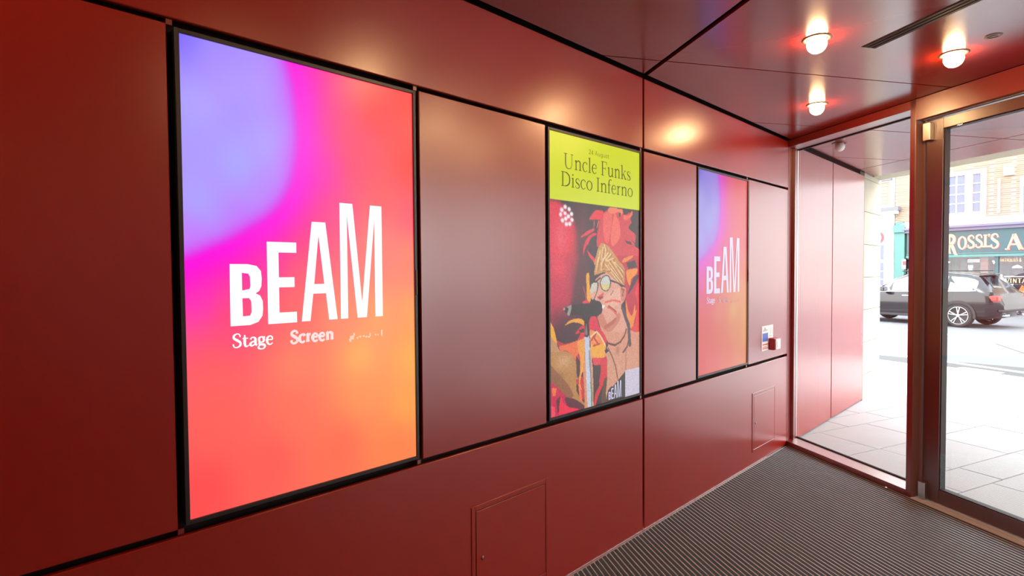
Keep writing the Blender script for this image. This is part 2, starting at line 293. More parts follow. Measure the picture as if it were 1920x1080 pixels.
PO = [('p',(235,55,85),0,[(-4,238),(99,240),(185,278),(234,306),(276,350),(281,471),(-8,471)]),('b',(120,60,72),0.9,[(318,374),(96,179)]),('b',(255,120,130),0.6,[(111,366),(73,63)]),('b',(255,60,80),0.6,[(219,376),(42,75)]),('b',(250,80,105),0.7,[(83,482),(107,64)]),('b',(215,60,95),0.8,[(75,567),(135,49)]),('b',(150,60,85),0.9,[(94,653),(157,50)]),('b',(120,62,72),0.9,[(288,533),(95,102)]),('b',(100,62,70),0.9,[(181,699),(127,55)]),('p',(205,58,85),0,[(-7,432),(282,429),(252,507),(182,657),(-10,693)]),('b',(250,72,98),0.8,[(83,470),(107,63)]),('b',(215,60,95),0.6,[(75,567),(135,49)]),('b',(130,60,78),0.95,[(114,662),(179,49)]),('b',(110,62,70),0.9,[(302,533),(96,102)]),('b',(92,62,68),0.95,[(181,699),(127,55)]),('g',(0,0,0),9,[]),('b',(255,240,245),2.5,[(153,258),(15,7)]),('b',(255,240,245),2.5,[(120,270),(15,7)]),('b',(255,240,245),2.5,[(192,265),(15,7)]),('b',(255,240,245),2.5,[(152,281),(15,6)]),('b',(255,240,245),2.5,[(109,287),(13,7)]),('b',(255,240,245),2.5,[(216,281),(15,7)]),('b',(255,240,245),2.5,[(185,291),(15,7)]),('b',(255,240,245),2.5,[(158,300),(15,7)]),('b',(255,240,245),2.5,[(220,302),(15,7)]),('b',(255,240,245),2.5,[(126,307),(15,7)]),('b',(255,240,245),2.5,[(164,319),(15,7)]),('b',(255,240,245),2.5,[(198,317),(15,7)]),('p',(222,70,80),1,[(641,238),(782,241),(799,262),(887,250),(905,284),(860,313),(949,339),(958,373),(895,363),(1014,406),(1017,470),(730,470),(639,408),(551,381),(489,397),(482,355),(505,313),(513,291),(445,294),(400,291),(476,256),(553,263),(608,248)]),('p',(205,55,75),1,[(722,428),(1017,426),(1017,738),(885,733),(824,651),(807,544)]),('p',(245,100,95),1,[(560,266),(608,256),(657,265),(641,330),(607,379),(576,369),(553,332)]),('p',(250,110,100),1,[(690,258),(740,289),(756,349),(673,389),(641,368),(657,308)]),('p',(240,60,75),1,[(476,256),(545,256),(553,274),(505,292),(452,291),(407,291)]),('p',(255,130,100),1,[(641,238),(782,241),(773,263),(731,254),(657,265),(608,254)]),('p',(235,70,85),1,[(311,359),(376,339),(445,327),(452,335),(376,353),(318,363)]),('p',(235,55,80),1,[(332,435),(336,399),(384,360),(452,343),(482,348),(421,362),(391,383),(354,404)]),('p',(240,70,90),1,[(376,409),(414,424),(482,450),(473,470),(443,452),(399,432)]),('p',(240,90,110),1,[(445,330),(448,299),(456,298),(453,327)]),('p',(240,90,110),1,[(478,324),(498,295),(513,297),(486,324)]),('p',(75,62,66),1,[(740,254),(761,256),(757,274),(740,272)]),('p',(75,62,66),1,[(782,241),(860,243),(843,258),(799,262)]),('p',(85,65,68),1,[(905,244),(1014,240),(1014,291),(941,300),(886,279)]),('p',(85,62,66),1,[(958,322),(1014,303),(1014,401),(941,387)]),('p',(80,60,64),1,[(808,364),(886,369),(905,380),(843,378)]),('p',(250,110,90),1,[(799,262),(860,263),(905,241),(905,261),(843,280),(799,281)]),('p',(245,140,70),1,[(773,451),(799,437),(913,424),(895,436),(824,451)]),('p',(90,62,70),1,[(824,455),(939,443),(977,472),(860,480)]),('p',(250,150,60),1,[(841,483),(967,477),(958,500),(895,520),(877,548),(850,534),(833,508)]),('p',(95,60,75),1,[(859,567),(922,514),(995,510),(877,574),(850,581)]),('p',(240,70,80),1,[(939,569),(1014,521),(1013,686),(948,695),(977,627)]),('p',(250,150,70),1,[(824,606),(850,646),(903,671),(939,626),(948,655),(967,647),(939,683),(903,728),(867,709),(833,666)]),('p',(235,80,75),1,[(885,724),(1013,684),(1017,754),(948,747)]),('g',(0,0,0),1,[]),('p',(226,158,132),1,[(479,662),(550,646),(772,642),(841,717),(885,730),(948,742),(1017,756),(1017,899),(1017,964),(572,927),(588,798),(605,772),(526,715)]),('p',(222,160,132),1,[(572,802),(1017,828),(1017,904),(814,901),(711,927),(605,956),(587,1003),(556,1000),(596,912)]),('p',(214,156,96),1,[(544,379),(600,387),(657,408),(738,448),(773,470),(473,470),(478,424),(505,394)]),('p',(212,150,92),1,[(482,430),(689,429),(756,461),(807,477),(807,539),(781,544),(722,530),(647,507),(567,493),(473,501),(451,498),(466,462)]),('l',(240,205,150),5,[(520,410),(497,450)]),('l',(182,118,78),3,[(536,413),(517,452)]),('l',(240,205,150),5,[(551,396),(528,444)]),('l',(182,118,78),3,[(567,399),(548,447)]),('l',(240,205,150),5,[(584,404),(567,438)]),('l',(182,118,78),3,[(600,406),(587,441)]),('l',(240,205,150),5,[(607,417),(528,460)]),('l',(182,118,78),3,[(623,420),(548,463)]),('l',(240,205,150),5,[(639,422),(575,447)]),('l',(182,118,78),3,[(655,424),(595,449)]),('l',(240,205,150),5,[(673,438),(591,449)]),('l',(182,118,78),3,[(689,440),(611,452)]),('l',(240,205,150),5,[(567,388),(584,409)]),('l',(182,118,78),3,[(584,390),(603,411)]),('l',(238,196,140),5,[(497,438),(473,488)]),('l',(178,112,78),3,[(517,440),(493,489)]),('l',(238,196,140),5,[(551,440),(528,477)]),('l',(178,112,78),3,[(571,443),(548,479)]),('l',(238,196,140),5,[(607,445),(756,519)]),('l',(178,112,78),3,[(627,447),(777,521)]),('l',(238,196,140),5,[(655,445),(781,511)]),('l',(178,112,78),3,[(677,447),(803,512)]),('l',(238,196,140),5,[(575,461),(730,530)]),('l',(178,112,78),3,[(595,463),(751,532)]),('l',(238,196,140),5,[(528,483),(655,489)]),('l',(178,112,78),3,[(548,485),(677,490)]),('l',(238,196,140),5,[(689,453),(789,489)]),('l',(178,112,78),3,[(710,455),(812,491)]),('l',(238,196,140),5,[(607,464),(772,533)]),('l',(178,112,78),3,[(627,466),(794,535)]),('p',(232,168,148),1,[(466,519),(519,504),(591,496),(655,510),(738,538),(772,549),(815,556),(829,573),(807,606),(772,622),(772,655),(841,731),(606,720),(495,684),(479,662),(526,658),(543,632),(526,613),(464,598),(450,588),(473,577)]),('p',(216,136,116),1,[(479,662),(543,650),(606,696),(688,675),(738,654),(755,677),(654,722),(574,719),(510,689)]),('l',(196,112,96),14,[(574,705),(638,696),(696,680)]),('p',(238,180,158),1,[(575,579),(738,555),(763,599),(655,635),(582,617)]),('p',(235,90,90),1,[(481,588),(559,568),(550,590),(512,599)]),('l',(150,70,70),6,[(503,588),(543,589),(519,594)]),('l',(240,110,100),7,[(574,609),(672,603),(755,611)]),('l',(235,105,95),7,[(606,628),(655,638),(705,659)]),('l',(150,90,85),4,[(615,623),(663,636),(705,650)]),('l',(160,100,95),3,[(672,565),(639,581)]),('p',(245,235,225),1,[(530,617),(574,620),(566,630),(539,632)]),('p',(222,140,115),1,[(760,552),(807,556),(829,576),(798,609),(768,605),(756,577)]),('l',(165,90,80),6,[(772,560),(798,564),(781,588)]),('l',(180,120,95),4,[(763,622),(768,633)]),('p',(80,62,62),1,[(639,521),(705,530),(789,544),(772,553),(721,538),(639,529)]),('p',(80,75,72),1,[(394,560),(412,535),(466,528),(500,533),(484,567),(442,599),(401,586)]),('p',(215,205,190),1,[(405,560),(424,537),(463,531),(488,535),(474,567),(441,594),(409,584)]),('p',(235,170,150),1,[(409,576),(442,566),(477,565),(441,594),(412,584)]),('p',(80,75,72),1,[(512,530),(535,512),(582,503),(627,510),(643,537),(618,561),(582,567),(535,557)]),('p',(210,210,205),1,[(523,530),(543,516),(582,507),(618,513),(631,537),(611,558),(582,563),(543,555)]),('p',(225,205,140),1,[(528,536),(582,539),(629,537),(611,558),(582,563),(543,555)]),('l',(90,70,66),6,[(466,528),(519,514)]),('l',(105,85,95),18,[(789,642),(815,671),(859,709),(867,758),(876,789)]),('l',(110,75,75),7,[(859,769),(841,796),(788,816)]),('l',(120,70,65),7,[(479,665),(526,722),(606,770),(688,782),(755,772),(807,749),(828,725)]),('l',(140,85,75),5,[(605,788),(654,824),(695,865),(720,917)]),('l',(190,120,90),5,[(823,809),(822,888)]),('b',(190,125,105),0.9,[(720,803),(26,17)]),('p',(200,65,75),1,[(66,729),(132,747),(257,743),(344,732),(343,835),(256,845),(159,778),(92,759)]),('p',(205,150,110),1,[(2,711),(53,728),(92,767),(159,776),(229,800),(256,830),(262,901),(0,880)]),('p',(195,140,85),1,[(1,768),(159,777),(243,808),(264,860),(262,927),(342,980),(364,1003),(158,950),(64,894),(0,869)]),('p',(160,105,75),1,[(1,811),(91,855),(179,899),(228,943),(151,939),(64,894),(0,872)]),('b',(150,100,75),0.7,[(65,864),(73,21)]),('b',(225,175,140),0.7,[(132,811),(89,28)]),('p',(250,175,60),1,[(6,663),(34,683),(60,721),(66,743),(34,727),(8,709)]),('p',(215,50,90),1,[(0,872),(64,894),(158,940),(298,996),(262,1000),(130,1002),(-2,1001)]),('p',(110,62,72),1,[(151,939),(241,955),(342,990),(342,1000),(213,990),(151,961)]),('p',(250,130,80),1,[(18,895),(64,901),(50,927),(24,925)]),('p',(250,90,110),1,[(12,958),(44,966),(50,998),(11,999)]),('p',(110,65,75),1,[(58,943),(97,931),(104,987),(70,988)]),('p',(250,60,90),1,[(104,932),(123,954),(178,979),(283,997),(130,1000),(83,992)]),('p',(245,120,75),1,[(146,752),(257,743),(278,740),(344,732),(343,794),(278,791),(256,814),(229,798),(159,773),(106,770),(86,754)]),('p',(248,165,75),1,[(271,747),(340,732),(343,853),(313,854),(300,812),(278,775)]),('p',(90,65,64),1,[(256,805),(300,823),(285,857),(264,851)]),('p',(225,60,70),1,[(257,710),(308,692),(344,689),(344,732),(278,740),(301,717),(257,718)]),('p',(80,62,64),1,[(286,704),(340,699),(342,714),(301,716)]),('p',(230,60,85),1,[(389,672),(419,656),(472,662),(510,703),(581,744),(588,771),(565,765),(494,719),(396,706)]),('p',(248,150,90),1,[(404,707),(494,721),(574,770),(572,808),(565,829),(432,821),(410,762)]),('p',(250,175,70),1,[(417,765),(574,770),(565,807),(556,823),(432,810)]),('l',(190,70,55),5,[(419,749),(479,718),(448,742),(494,766)]),('l',(255,215,170),5,[(411,735),(479,718),(525,741),(574,776)]),('l',(190,70,55),5,[(441,771),(510,767)]),('p',(235,75,85),1,[(432,816),(565,824),(509,858),(440,842)]),('p',(90,65,66),1,[(440,848),(518,848),(524,923),(440,916)]),('p',(215,60,75),1,[(518,832),(581,819),(596,880),(580,927),(509,922)]),('p',(75,65,85),1,[(565,797),(588,788),(621,800),(581,809)]),('p',(85,64,64),1,[(440,849),(525,850),(517,887),(462,959),(440,963)]),('p',(225,60,75),1,[(525,826),(588,819),(596,885),(572,910),(493,968),(462,1002),(446,1000),(462,954),(517,916)]),('p',(110,80,62),1,[(564,904),(596,901),(580,965),(596,1004),(531,998),(533,961)]),('p',(90,65,64),1,[(256,798),(300,822),(292,857),(264,885)]),('p',(210,70,75),1,[(256,885),(343,876),(349,934),(327,968),(285,918)]),('p',(250,165,70),1,[(300,786),(343,788),(343,840),(313,871),(298,901),(317,929),(291,913),(285,887),(300,847)]),('p',(250,125,90),1,[(285,902),(306,930),(316,967),(298,966),(283,928)]),('p',(225,150,110),1,[(328,839),(365,810),(371,1003),(342,996),(342,933)]),('g',(0,0,0),1,[]),('p',(225,165,140),0,[(402,777),(421,788),(440,916),(364,910)]),('p',(225,160,130),0,[(414,806),(432,846),(442,1000),(364,1003),(358,802)]),('p',(205,205,225),0,[(344,732),(396,730),(402,777),(412,914),(364,910),(350,795)]),('p',(205,210,225),0,[(358,802),(402,805),(431,999),(379,1003),(364,920)]),('l',(120,150,105),7,[(412,908),(422,951),(420,998)]),('l',(150,150,140),6,[(395,787),(402,839),(417,909)]),('l',(150,145,150),5,[(402,807),(410,871),(417,911)]),('p',(250,170,60),1,[(368,496),(394,493),(401,535),(412,597),(375,596),(368,547)]),('p',(235,70,90),1,[(327,600),(360,596),(404,604),(389,609),(334,607)]),('l',(190,80,90),4,[(334,546),(353,570),(364,596)]),('p',(248,170,70),1,[(141,681),(188,667),(265,661),(333,669),(340,688),(286,678),(216,674),(161,680)]),('p',(70,58,60),1,[(331,652),(404,655),(393,682),(393,727),(355,731),(344,681)]),('p',(130,120,118),1,[(352,707),(363,682),(378,718),(374,726),(355,725)]),('p',(72,60,60),1,[(131,620),(154,616),(209,610),(396,607),(450,600),(512,604),(539,621),(534,643),(488,657),(404,659),(331,657),(272,647),(195,647),(154,636)]),('p',(165,155,150),1,[(162,616),(203,610),(213,618),(192,647),(168,641),(182,622)]),('b',(180,165,160),1.5,[(140,622),(11,5)]),('p',(70,66,62),0,[(596,966),(814,895),(814,1000),(762,1000),(596,1001)]),('p',(214,204,222),0,[(814,892),(1011,892),(1011,1003),(814,1001)])]# ============================================================ ROOM SHELL
def clip(poly, off=.026):
    """keep the part of a polygon (front-frame s, n) on the room side of the long wall"""
    def d(p): return -(math.sin(PHI)*p[0] + (-math.cos(PHI))*p[1]) + off   # world y + off
    out = []
    for i in range(len(poly)):
        a, b = poly[i], poly[(i+1) % len(poly)]; da, db = d(a), d(b)
        if da <= 0: out.append(a)
        if da*db < 0:
            k = da/(da-db); out.append((a[0]+(b[0]-a[0])*k, a[1]+(b[1]-a[1])*k))
    return out
N0, S1 = -6.3, 5.9            # back of the room, far side
# floor: entrance matting, carpet strips between raised aluminium bars, all parallel to the front
mb = MB()
mb.prism(clip([(-2, .0), (S1, .0), (S1, N0), (-2, N0)], 0), -.06, -.006, 0)
wall_s = lambda n: n*math.cos(PHI)/math.sin(PHI)
k = 0; n = -.012
while n > N0+.05:
    s0 = wall_s(n)+.006
    mb.box(s0+.01, S1-.01, n-.0262, n-.0060, -.006, -.001, 1)
    mb.box(s0, S1-.01, n-.0034, n-.0000, -.006, .0, 2)
    n -= .031
fl = struct(mb.build('floor', ['mat_base', 'carpet', 'alu_bar'], M=FR))
# long wall: dark sub-frame with red panels hung on it
wl = struct(MB().box(-2.2, OX+.155, .045, .12, -.06, 2.9, 0).build('wall_left', 'gap_dark'))
wl['label'] = 'long red metal-panelled wall with dark shadow gaps'
def panel(x0, x1, z0, z1, name='wall_panel', par=None, m='red_panel', y=0.):
    return autosmooth(MB().box(x0, x1, y, y+.02, z0, z1, 0, .0026).build(name, m, par or wl))
ZT, ZB, ZM1, ZM0 = 2.3270, .8134, 2.3085, .8355
XS, G1 = 3.0650, .0090
xL = -2.2
panel(xL, XS-G1, ZT, ZC-.012); panel(XS+G1, OX-.004, ZT, ZC-.012)
panel(xL, XS-G1, .006, ZB); panel(XS+G1, OX-.004, .006, ZB)
SX = (.6098, 2.2184, 3.7510); SW, SH, SZ = .8065, 1.4339, .8557
panel(xL, .578, ZM0, ZM1); panel(1.447, 2.190, ZM0, ZM1); panel(XS+.006, 3.7235, ZM0, ZM1); panel(4.5860, OX-.004, ZM0, ZM1)
# little fixing clips in the shadow gaps at the display corners
for x in (.588, 1.437, 3.052, 4.578):
    for z in (2.318, .8245): MB().box(x-.008, x+.008, .012, .035, z-.008, z+.008).build('fixing_clip', 'red_frame', wl)
# light strip of trim where the matting meets the wall
struct(MB().box(-2.2, OX-.01, -.009, -.001, -.004, .0025).build('trim_1', 'alu'))
# ceiling: red panels, fine seams across, one wide dark seam
ce = struct(MB().prism(clip([(-3.2, .19), (S1+.3, .19), (S1+.3, N0), (-3.2, N0)], -.1), 2.80, 2.9).build('ceiling', 'gap_dark', M=FR))
sb = [-2.54, -1.543, -.546, .451, 1.448, 2.445, 3.442, 4.439, S1]
for n1, n0 in ((-.003, -2.015), (-2.05, -4.06), (-4.065, N0)):
    for a, b in zip(sb, sb[1:]):
        q = clip([(a+.005, n0), (b-.005, n0), (b-.005, n1), (a+.005, n1)])
        if len(q) > 2: MB().prism(q, ZC, ZC+.015).build('ceiling_panel', 'red_ceiling', ce, FR)
# other walls of the lobby (outside the frame, seen only in reflections)
struct(MB().box(S1, S1+.15, N0, .2, -.06, 2.9).build('wall_right', 'red_panel', M=FR))
struct(MB().box(3.5, S1+.15, N0-.15, N0, -.06, 2.9).build('wall_back', 'red_panel', M=FR))

# ============================================================ GLAZED FRONT
Y0 = 1e-4
w1 = struct(empty('window_1')); w1['label'] = 'tall fixed glass sidelight in a red metal frame'
def fpart(name, par, m, *boxes, bev=.0015):
    mb = MB()
    for q in boxes: mb.box(*q, 0, bev)
    return autosmooth(mb.build(name, m, par, FR))
fpart('head_frame', w1, 'red_frame', (-.10, 1.207, .0, .20, 2.688, ZC-.002))
fpart('sill_frame', w1, 'red_frame', (-.095, 1.18, .0, .20, .0, .040))
fpart('mullion', w1, 'red_frame', (1.167, 1.207, .0, .22, .0, ZC-.002))
fpart('daylit_jamb_side', w1, 'jamb_daylight_tint', (1.2072, 1.2090, .003, .063, .004, 2.604), (1.2072, 1.2225, .064, .22, .0, 2.604), bev=.0006)  # mullion side and flange; thin skin added to carry the painted daylight
# jamb follows the wall surface up to the glass
jb = MB().box(OX+.001, OX+.146, .0, .03, .04, 2.688, 0, .001)
jb.box(OX+.085, OX+.140, -.028, .0, .04, 2.688, 0, .001)
autosmooth(jb.build('jamb', 'red_frame', w1))
gs = MB()
for q in ((-.095, 1.17, .158, .164, .040, .048), (-.095, 1.17, .158, .164, 2.680, 2.688), (-.088, -.068, .158, .164, .048, 2.68), (-.095, 1.17, .171, .178, .040, .048), (-.095, 1.17, .171, .178, 2.680, 2.688)): gs.box(*q)
gs.build('gasket', 'gasket', w1, FR)
MB().box(-.068, -.060, .15, .158, .048, 2.68).build('glazing_bead', 'alu', w1, FR)
mesh('glass_pane', [(-.09, .167, .042), (1.168, .167, .042), (1.168, .167, 2.686), (-.09, .167, 2.686)], [(0, 1, 2, 3)], 'clear_glass', w1, FR)
# two further bays beyond the right edge of the picture
def door(name, s0, s1, hinge_left=True):
    d = struct(empty(name)); d['label'] = 'framed glass entrance door'
    a, b = s0+.014, s1-.006
    fpart('door_frame', d, 'door_metal', (a, a+.112, .062, .125, .012, 2.592), (b-.10, b, .062, .125, .012, 2.592), (a+.113, b-.101, .062, .125, .012, .100), (a+.113, b-.101, .062, .125, 2.522, 2.592))
    g = MB()
    for q in ((a+.112, a+.118, .072, .116, .10, 2.52), (b-.106, b-.10, .072, .116, .10, 2.52), (a+.118, b-.106, .072, .116, .10, .106), (a+.118, b-.106, .072, .116, 2.516, 2.522)): g.box(*q)
    g.build('gasket', 'gasket', d, FR)
    for gy in (.070, .118): mesh('glass_pane', [(a+.112, gy, .10), (b-.10, gy, .10), (b-.10, gy, 2.522), (a+.112, gy, 2.522)], [(0, 1, 2, 3)], 'clear_glass', d, FR)
    h = a-.001 if hinge_left else b-.049
    for z0, z1 in ((.014, .124), (2.460, 2.575)):
        pv = fpart('pivot_hinge', d, 'steel', (h, h+.050, .026, .0615, z0, z1))
        pv['label'] = 'brushed steel pivot block'
    fpart('pull_handle', d, 'steel', (b-.07, b-.045, .0, .02, .80, 1.9)) if hinge_left else None
    return d
door('door_1', 1.223, 2.31); door('door_2', 2.31, 3.40, False)
struct(fpart('trim_2', None, 'red_frame', (1.2075, 3.42, .0, .20, 2.606, ZC-.002)))      # boxed head above the doors
struct(MB().box(1.24, 3.38, .028, .052, 2.598, 2.606).build('trim_3', 'brush_strip', M=FR))
th = MB()
th.box(1.212, 3.40, -.012, .030, -.004, .004, 0, .001); th.box(1.212, 3.40, .033, .056, -.004, .006, 0, .001); th.box(1.212, 3.40, .058, .20, -.004, .005, 0, .001)
struct(th.build('trim_4', 'alu_plate', M=FR))
w2 = struct(empty('window_2')); w2['label'] = 'glass sidelight beyond the doors'
fpart('frame', w2, 'red_frame', (3.40, 3.44, 0, .2, 0, ZC-.002), (3.44, S1, 0, .2, 2.688, ZC-.002), (3.44, S1, 0, .2, 0, .04), (4.7, 4.76, 0, .2, .04, 2.688))
mesh('glass_pane', [(3.44, .167, .04), (4.7, .167, .04), (4.7, .167, 2.688), (3.44, .167, 2.688)], [(0, 1, 2, 3)], 'clear_glass', w2, FR)
struct(MB().box(4.76, S1, .05, .19, .0, 2.75).build('wall_front', 'red_panel', M=FR))

# ============================================================ ACCESS HATCHES
def hatch(x0, x1, z0, z1, dx0, dx1, dz0, dz1, lz, label):
    t = thing('access_hatch', label, 'access hatch', 'access hatches in the lower wall panels', ((x0+x1)/2, 0, z0))
    off = Matrix.Translation((-(x0+x1)/2, 0, -z0))
    f = MB(); w = .003
    for q in ((x0, dx0-w, z0, z1), (dx1+w, x1, z0, z1), (dx0-w, dx1+w, dz1+w, z1), (dx0-w, dx1+w, z0, dz0-w)):
        f.box(q[0], q[1], -.0040, -.0002, q[2], q[3], 0, .0016)
    autosmooth(f.build('hatch_frame', 'red_panel', t, off))
    d = autosmooth(MB().box(dx0, dx1, -.0038, -.0002, dz0, dz1, 0, .0016).build('hatch_door', 'red_panel', t, off))
    MB().box(dx0-w, dx1+w, -.0003, -.0001, dz0-w, dz1+w).build('shadow_gap', 'gap_dark', t, off)
    lk = MB().lathe([(.0, -.008), (.006, -.008), (.009, -.006), (.010, -.001)], (dx0+.036, 0, lz), 20, 'y').build('lock', 'red_frame', d, off, True)
hatch(1.696, 2.198, .068, .562, 1.722, 2.174, .094, .536, .319, 'larger nearer flush red access hatch low in the wall panel below the costume poster display')
hatch(4.664, 5.146, .108, .592, 4.690, 5.124, .132, .568, .340, 'small far flush red access hatch low on the wall beside the sidelight')

# ============================================================ DIGITAL DISPLAYS
def tri_weights(u, v, S, p=2.6):
    num = np.zeros(u.shape+(3,)); den = np.zeros(u.shape)
    for a, b, r, g, bl in S:
        d2 = (u-a)**2*.5+(v-b)**2+.0015
        w = d2**(-p/2*1.0); num += w[..., None]*np.array([r, g, bl]); den += w
    return num/den[..., None]
BC = spline([(.40, -.03), (.432, .03), (.452, .10), (.455, .20), (.42, .29), (.34, .36), (.19, .42), (.08, .452), (-.02, .478)], 14)
LS = [(0, 0, 120, 100, 255), (.12, .04, 160, 135, 255), (.04, .14, 170, 160, 255), (.3, .08, 170, 145, 255), (.2, .12, 150, 135, 255), (.2, .25, 165, 170, 255), (.3, .2, 172, 165, 255), (.38, .08, 190, 115, 255), (.39, .22, 195, 125, 255), (.05, .34, 170, 165, 255), (.2, .37, 195, 120, 255), (.03, .41, 200, 120, 255), (.3, .3, 190, 130, 255)]
RS = [(.5, .05, 255, 40, 150), (.6, .08, 255, 60, 115), (.8, .05, 255, 58, 75), (.98, .03, 255, 65, 68), (.7, .2, 255, 60, 110), (.98, .2, 255, 52, 58), (.55, .25, 255, 50, 160), (.6, .35, 255, 62, 130), (.98, .33, 255, 58, 88), (.85, .3, 255, 75, 85), (.5, .4, 255, 72, 112), (.8, .42, 255, 108, 90), (.98, .45, 255, 112, 78), (.3, .48, 255, 62, 150), (.05, .55, 255, 60, 175), (.15, .6, 255, 72, 120), (.4, .55, 255, 102, 100), (.6, .6, 255, 132, 100), (.8, .6, 255, 152, 85), (.98, .6, 255, 150, 70), (.1, .7, 255, 88, 98), (.4, .7, 255, 122, 100), (.7, .7, 255, 167, 86), (.98, .72, 255, 160, 66), (.1, .8, 255, 90, 88), (.4, .82, 255, 106, 90), (.7, .8, 255, 138, 84), (.95, .85, 255, 152, 70), (.05, .95, 255, 68, 78), (.3, .92, 255, 85, 84), (.6, .92, 255, 100, 80), (.9, .95, 255, 120, 74)]
def to_lin(a):
    a = np.clip(a/255., 0, 1); return np.where(a <= .04045, a/12.92, ((a+.055)/1.055)**2.4)
def picture_brand(nu, nv):
    u, v = np.meshgrid(np.linspace(0, 1, nu), np.linspace(0, 1, nv))
    A = np.array(BC); du = (u[..., None]-A[:, 0])*.5625; dv = v[..., None]-A[:, 1]
    dist = np.sqrt((du**2+dv**2).min(-1))
    # inside = upper left of the curve
    P = [(-.1, -.1), (.40, -.1)]+[tuple(p) for p in BC]+[(-.1, .49)]
    ins = np.zeros(u.shape, bool)
    for i in range(len(P)):
        x0, y0 = P[i]; x1, y1 = P[(i+1) % len(P)]
        with np.errstate(divide='ignore', invalid='ignore'):
            ins ^= ((y0 > v) != (y1 > v)) & (u < (x1-x0)*(v-y0)/((y1-y0) or 1e-9)+x0)
    L = tri_weights(u, v, LS)*.92+np.array([176, 176, 255])*.08; Rr = tri_weights(u, v, RS)
    Rr[..., 1] += 9*np.clip((v-.55)*6, 0, 1)
    sd = np.where(ins, -dist, dist)
    m = 1/(1+np.exp(-sd/.006))[..., None]
    c = L*(1-m)+Rr*m
    g1 = np.exp(-(np.abs(sd)/np.where(sd < 0, .024, .062))**1.5)[..., None]
    c = c*(1-g1)+np.array([255, 0, 222])*g1
    return to_lin(c)
def blur(img, r):
    k = np.exp(-np.linspace(-2, 2, 2*r+1)**2); k /= k.sum()
    for ax in (0, 1):
        p = np.pad(img, [(r, r) if a == ax else (0, 0) for a in range(3)], mode='edge')
        img = sum(k[i]*np.take(p, range(i, i+img.shape[ax]), axis=ax) for i in range(2*r+1))
    return img
def picture_poster(nu, nv):
    u, v = np.meshgrid(np.linspace(0, 1000, nu), np.linspace(0, 1000, nv))
    img = np.zeros((nv, nu, 3)); img[:] = (74, 60, 66)
    def inside(P):
        ins = np.zeros(u.shape, bool)
        for i in range(len(P)):
            x0, y0 = P[i]; x1, y1 = P[(i+1) % len(P)]
            if y0 == y1: continue
            ins ^= ((y0 > v) != (y1 > v)) & (u < (x1-x0)*(v-y0)/(y1-y0)+x0)
        return ins
    for kind, col, s, P in PO:
        col = np.array(col, float)
        if kind == 'p':
            if s and len(P) > 4:
                Q = P+P[:3]; Q = spline([(a, b, 0) for a, b in Q], 4)[4:-8]; P = [(a, b) for a, b, _ in Q]
            img[inside(P)] = col
        elif kind == 'b':
            (cx, cy), (rx, ry) = P
            q = np.clip(np.exp(-(((u-cx)/max(rx, 1))**2+((v-cy)/max(ry, 1))**2)*1.4)*s, 0, 1)[..., None]
            img = img*(1-q)+col*q
        elif kind == 'g':
            img = blur(img, s)
        else:
            for (x0, y0), (x1, y1) in zip(P, P[1:]):
                ax, ay = (x1-x0)*.5625, y1-y0; L2 = ax*ax+ay*ay or 1
                t = np.clip(((u-x0)*.5625*ax+(v-y0)*ay)/L2, 0, 1)
                dd = np.hypot((u-x0)*.5625-ax*t, (v-y0)-ay*t)
                img[dd < s/2+.6] = col
    # fine texture of feathers and cloth
    rs = np.random.RandomState(3); img = img*(1+.035*blur(rs.randn(nv, nu, 1), 1)*1.5)
    # darken towards the picture's own contrast, then the flat yellow heading
    img = np.clip((img-14)*1.04+4, 0, 255)
    img[v < 237] = (216, 228, 30)
    return to_lin(img)
def display(x0, label, pic, material, nu, nv, letters):
    t = thing('digital_display', label, 'display screen', 'portrait digital displays set into the red wall', (x0+SW/2, 0, SZ-.012))
    off = Matrix.Translation((-x0-SW/2, 0, -SZ+.012))
    b = MB(); e = .0125; X0, X1, Z0, Z1 = x0, x0+SW, SZ, SZ+SH
    for q in ((X0-e, X0, Z0-e, Z1+e), (X1, X1+e, Z0-e, Z1+e), (X0, X1, Z1, Z1+e), (X0, X1, Z0-e, Z0)):
        b.box(q[0], q[1], -.004, .045, q[2], q[3], 0, .001)
    autosmooth(b.build('bezel', 'bezel', t, off))
    MB().box(X0-.004, X1+.004, .006, .04, Z0-.004, Z1+.004).build('casing', 'bezel', t, off)
    V = []; us = np.linspace(X0, X1, nu); vs = np.linspace(Z1, Z0, nv)
    V = [(float(a), .003, float(c)) for c in vs for a in us]
    F = [(i*nu+j, (i+1)*nu+j, (i+1)*nu+j+1, i*nu+j+1) for i in range(nv-1) for j in range(nu-1)]
    sc = mesh('screen', V, F, material, t, off)
    ca = sc.data.color_attributes.new('picture', 'FLOAT_COLOR', 'POINT')
    px = pic(nu, nv).reshape(-1, 3); px = np.hstack([px, np.ones((len(px), 1))]).astype(np.float32)
    ca.data.foreach_set('color', px.ravel())
    letters(sc, X0, Z1, off)
    cl = MB().box(X1+.004, X1+.010, -.007, -.003, 1.50, 1.60, 0, .001).build('side_latch', 'socket', t, off)
    return t
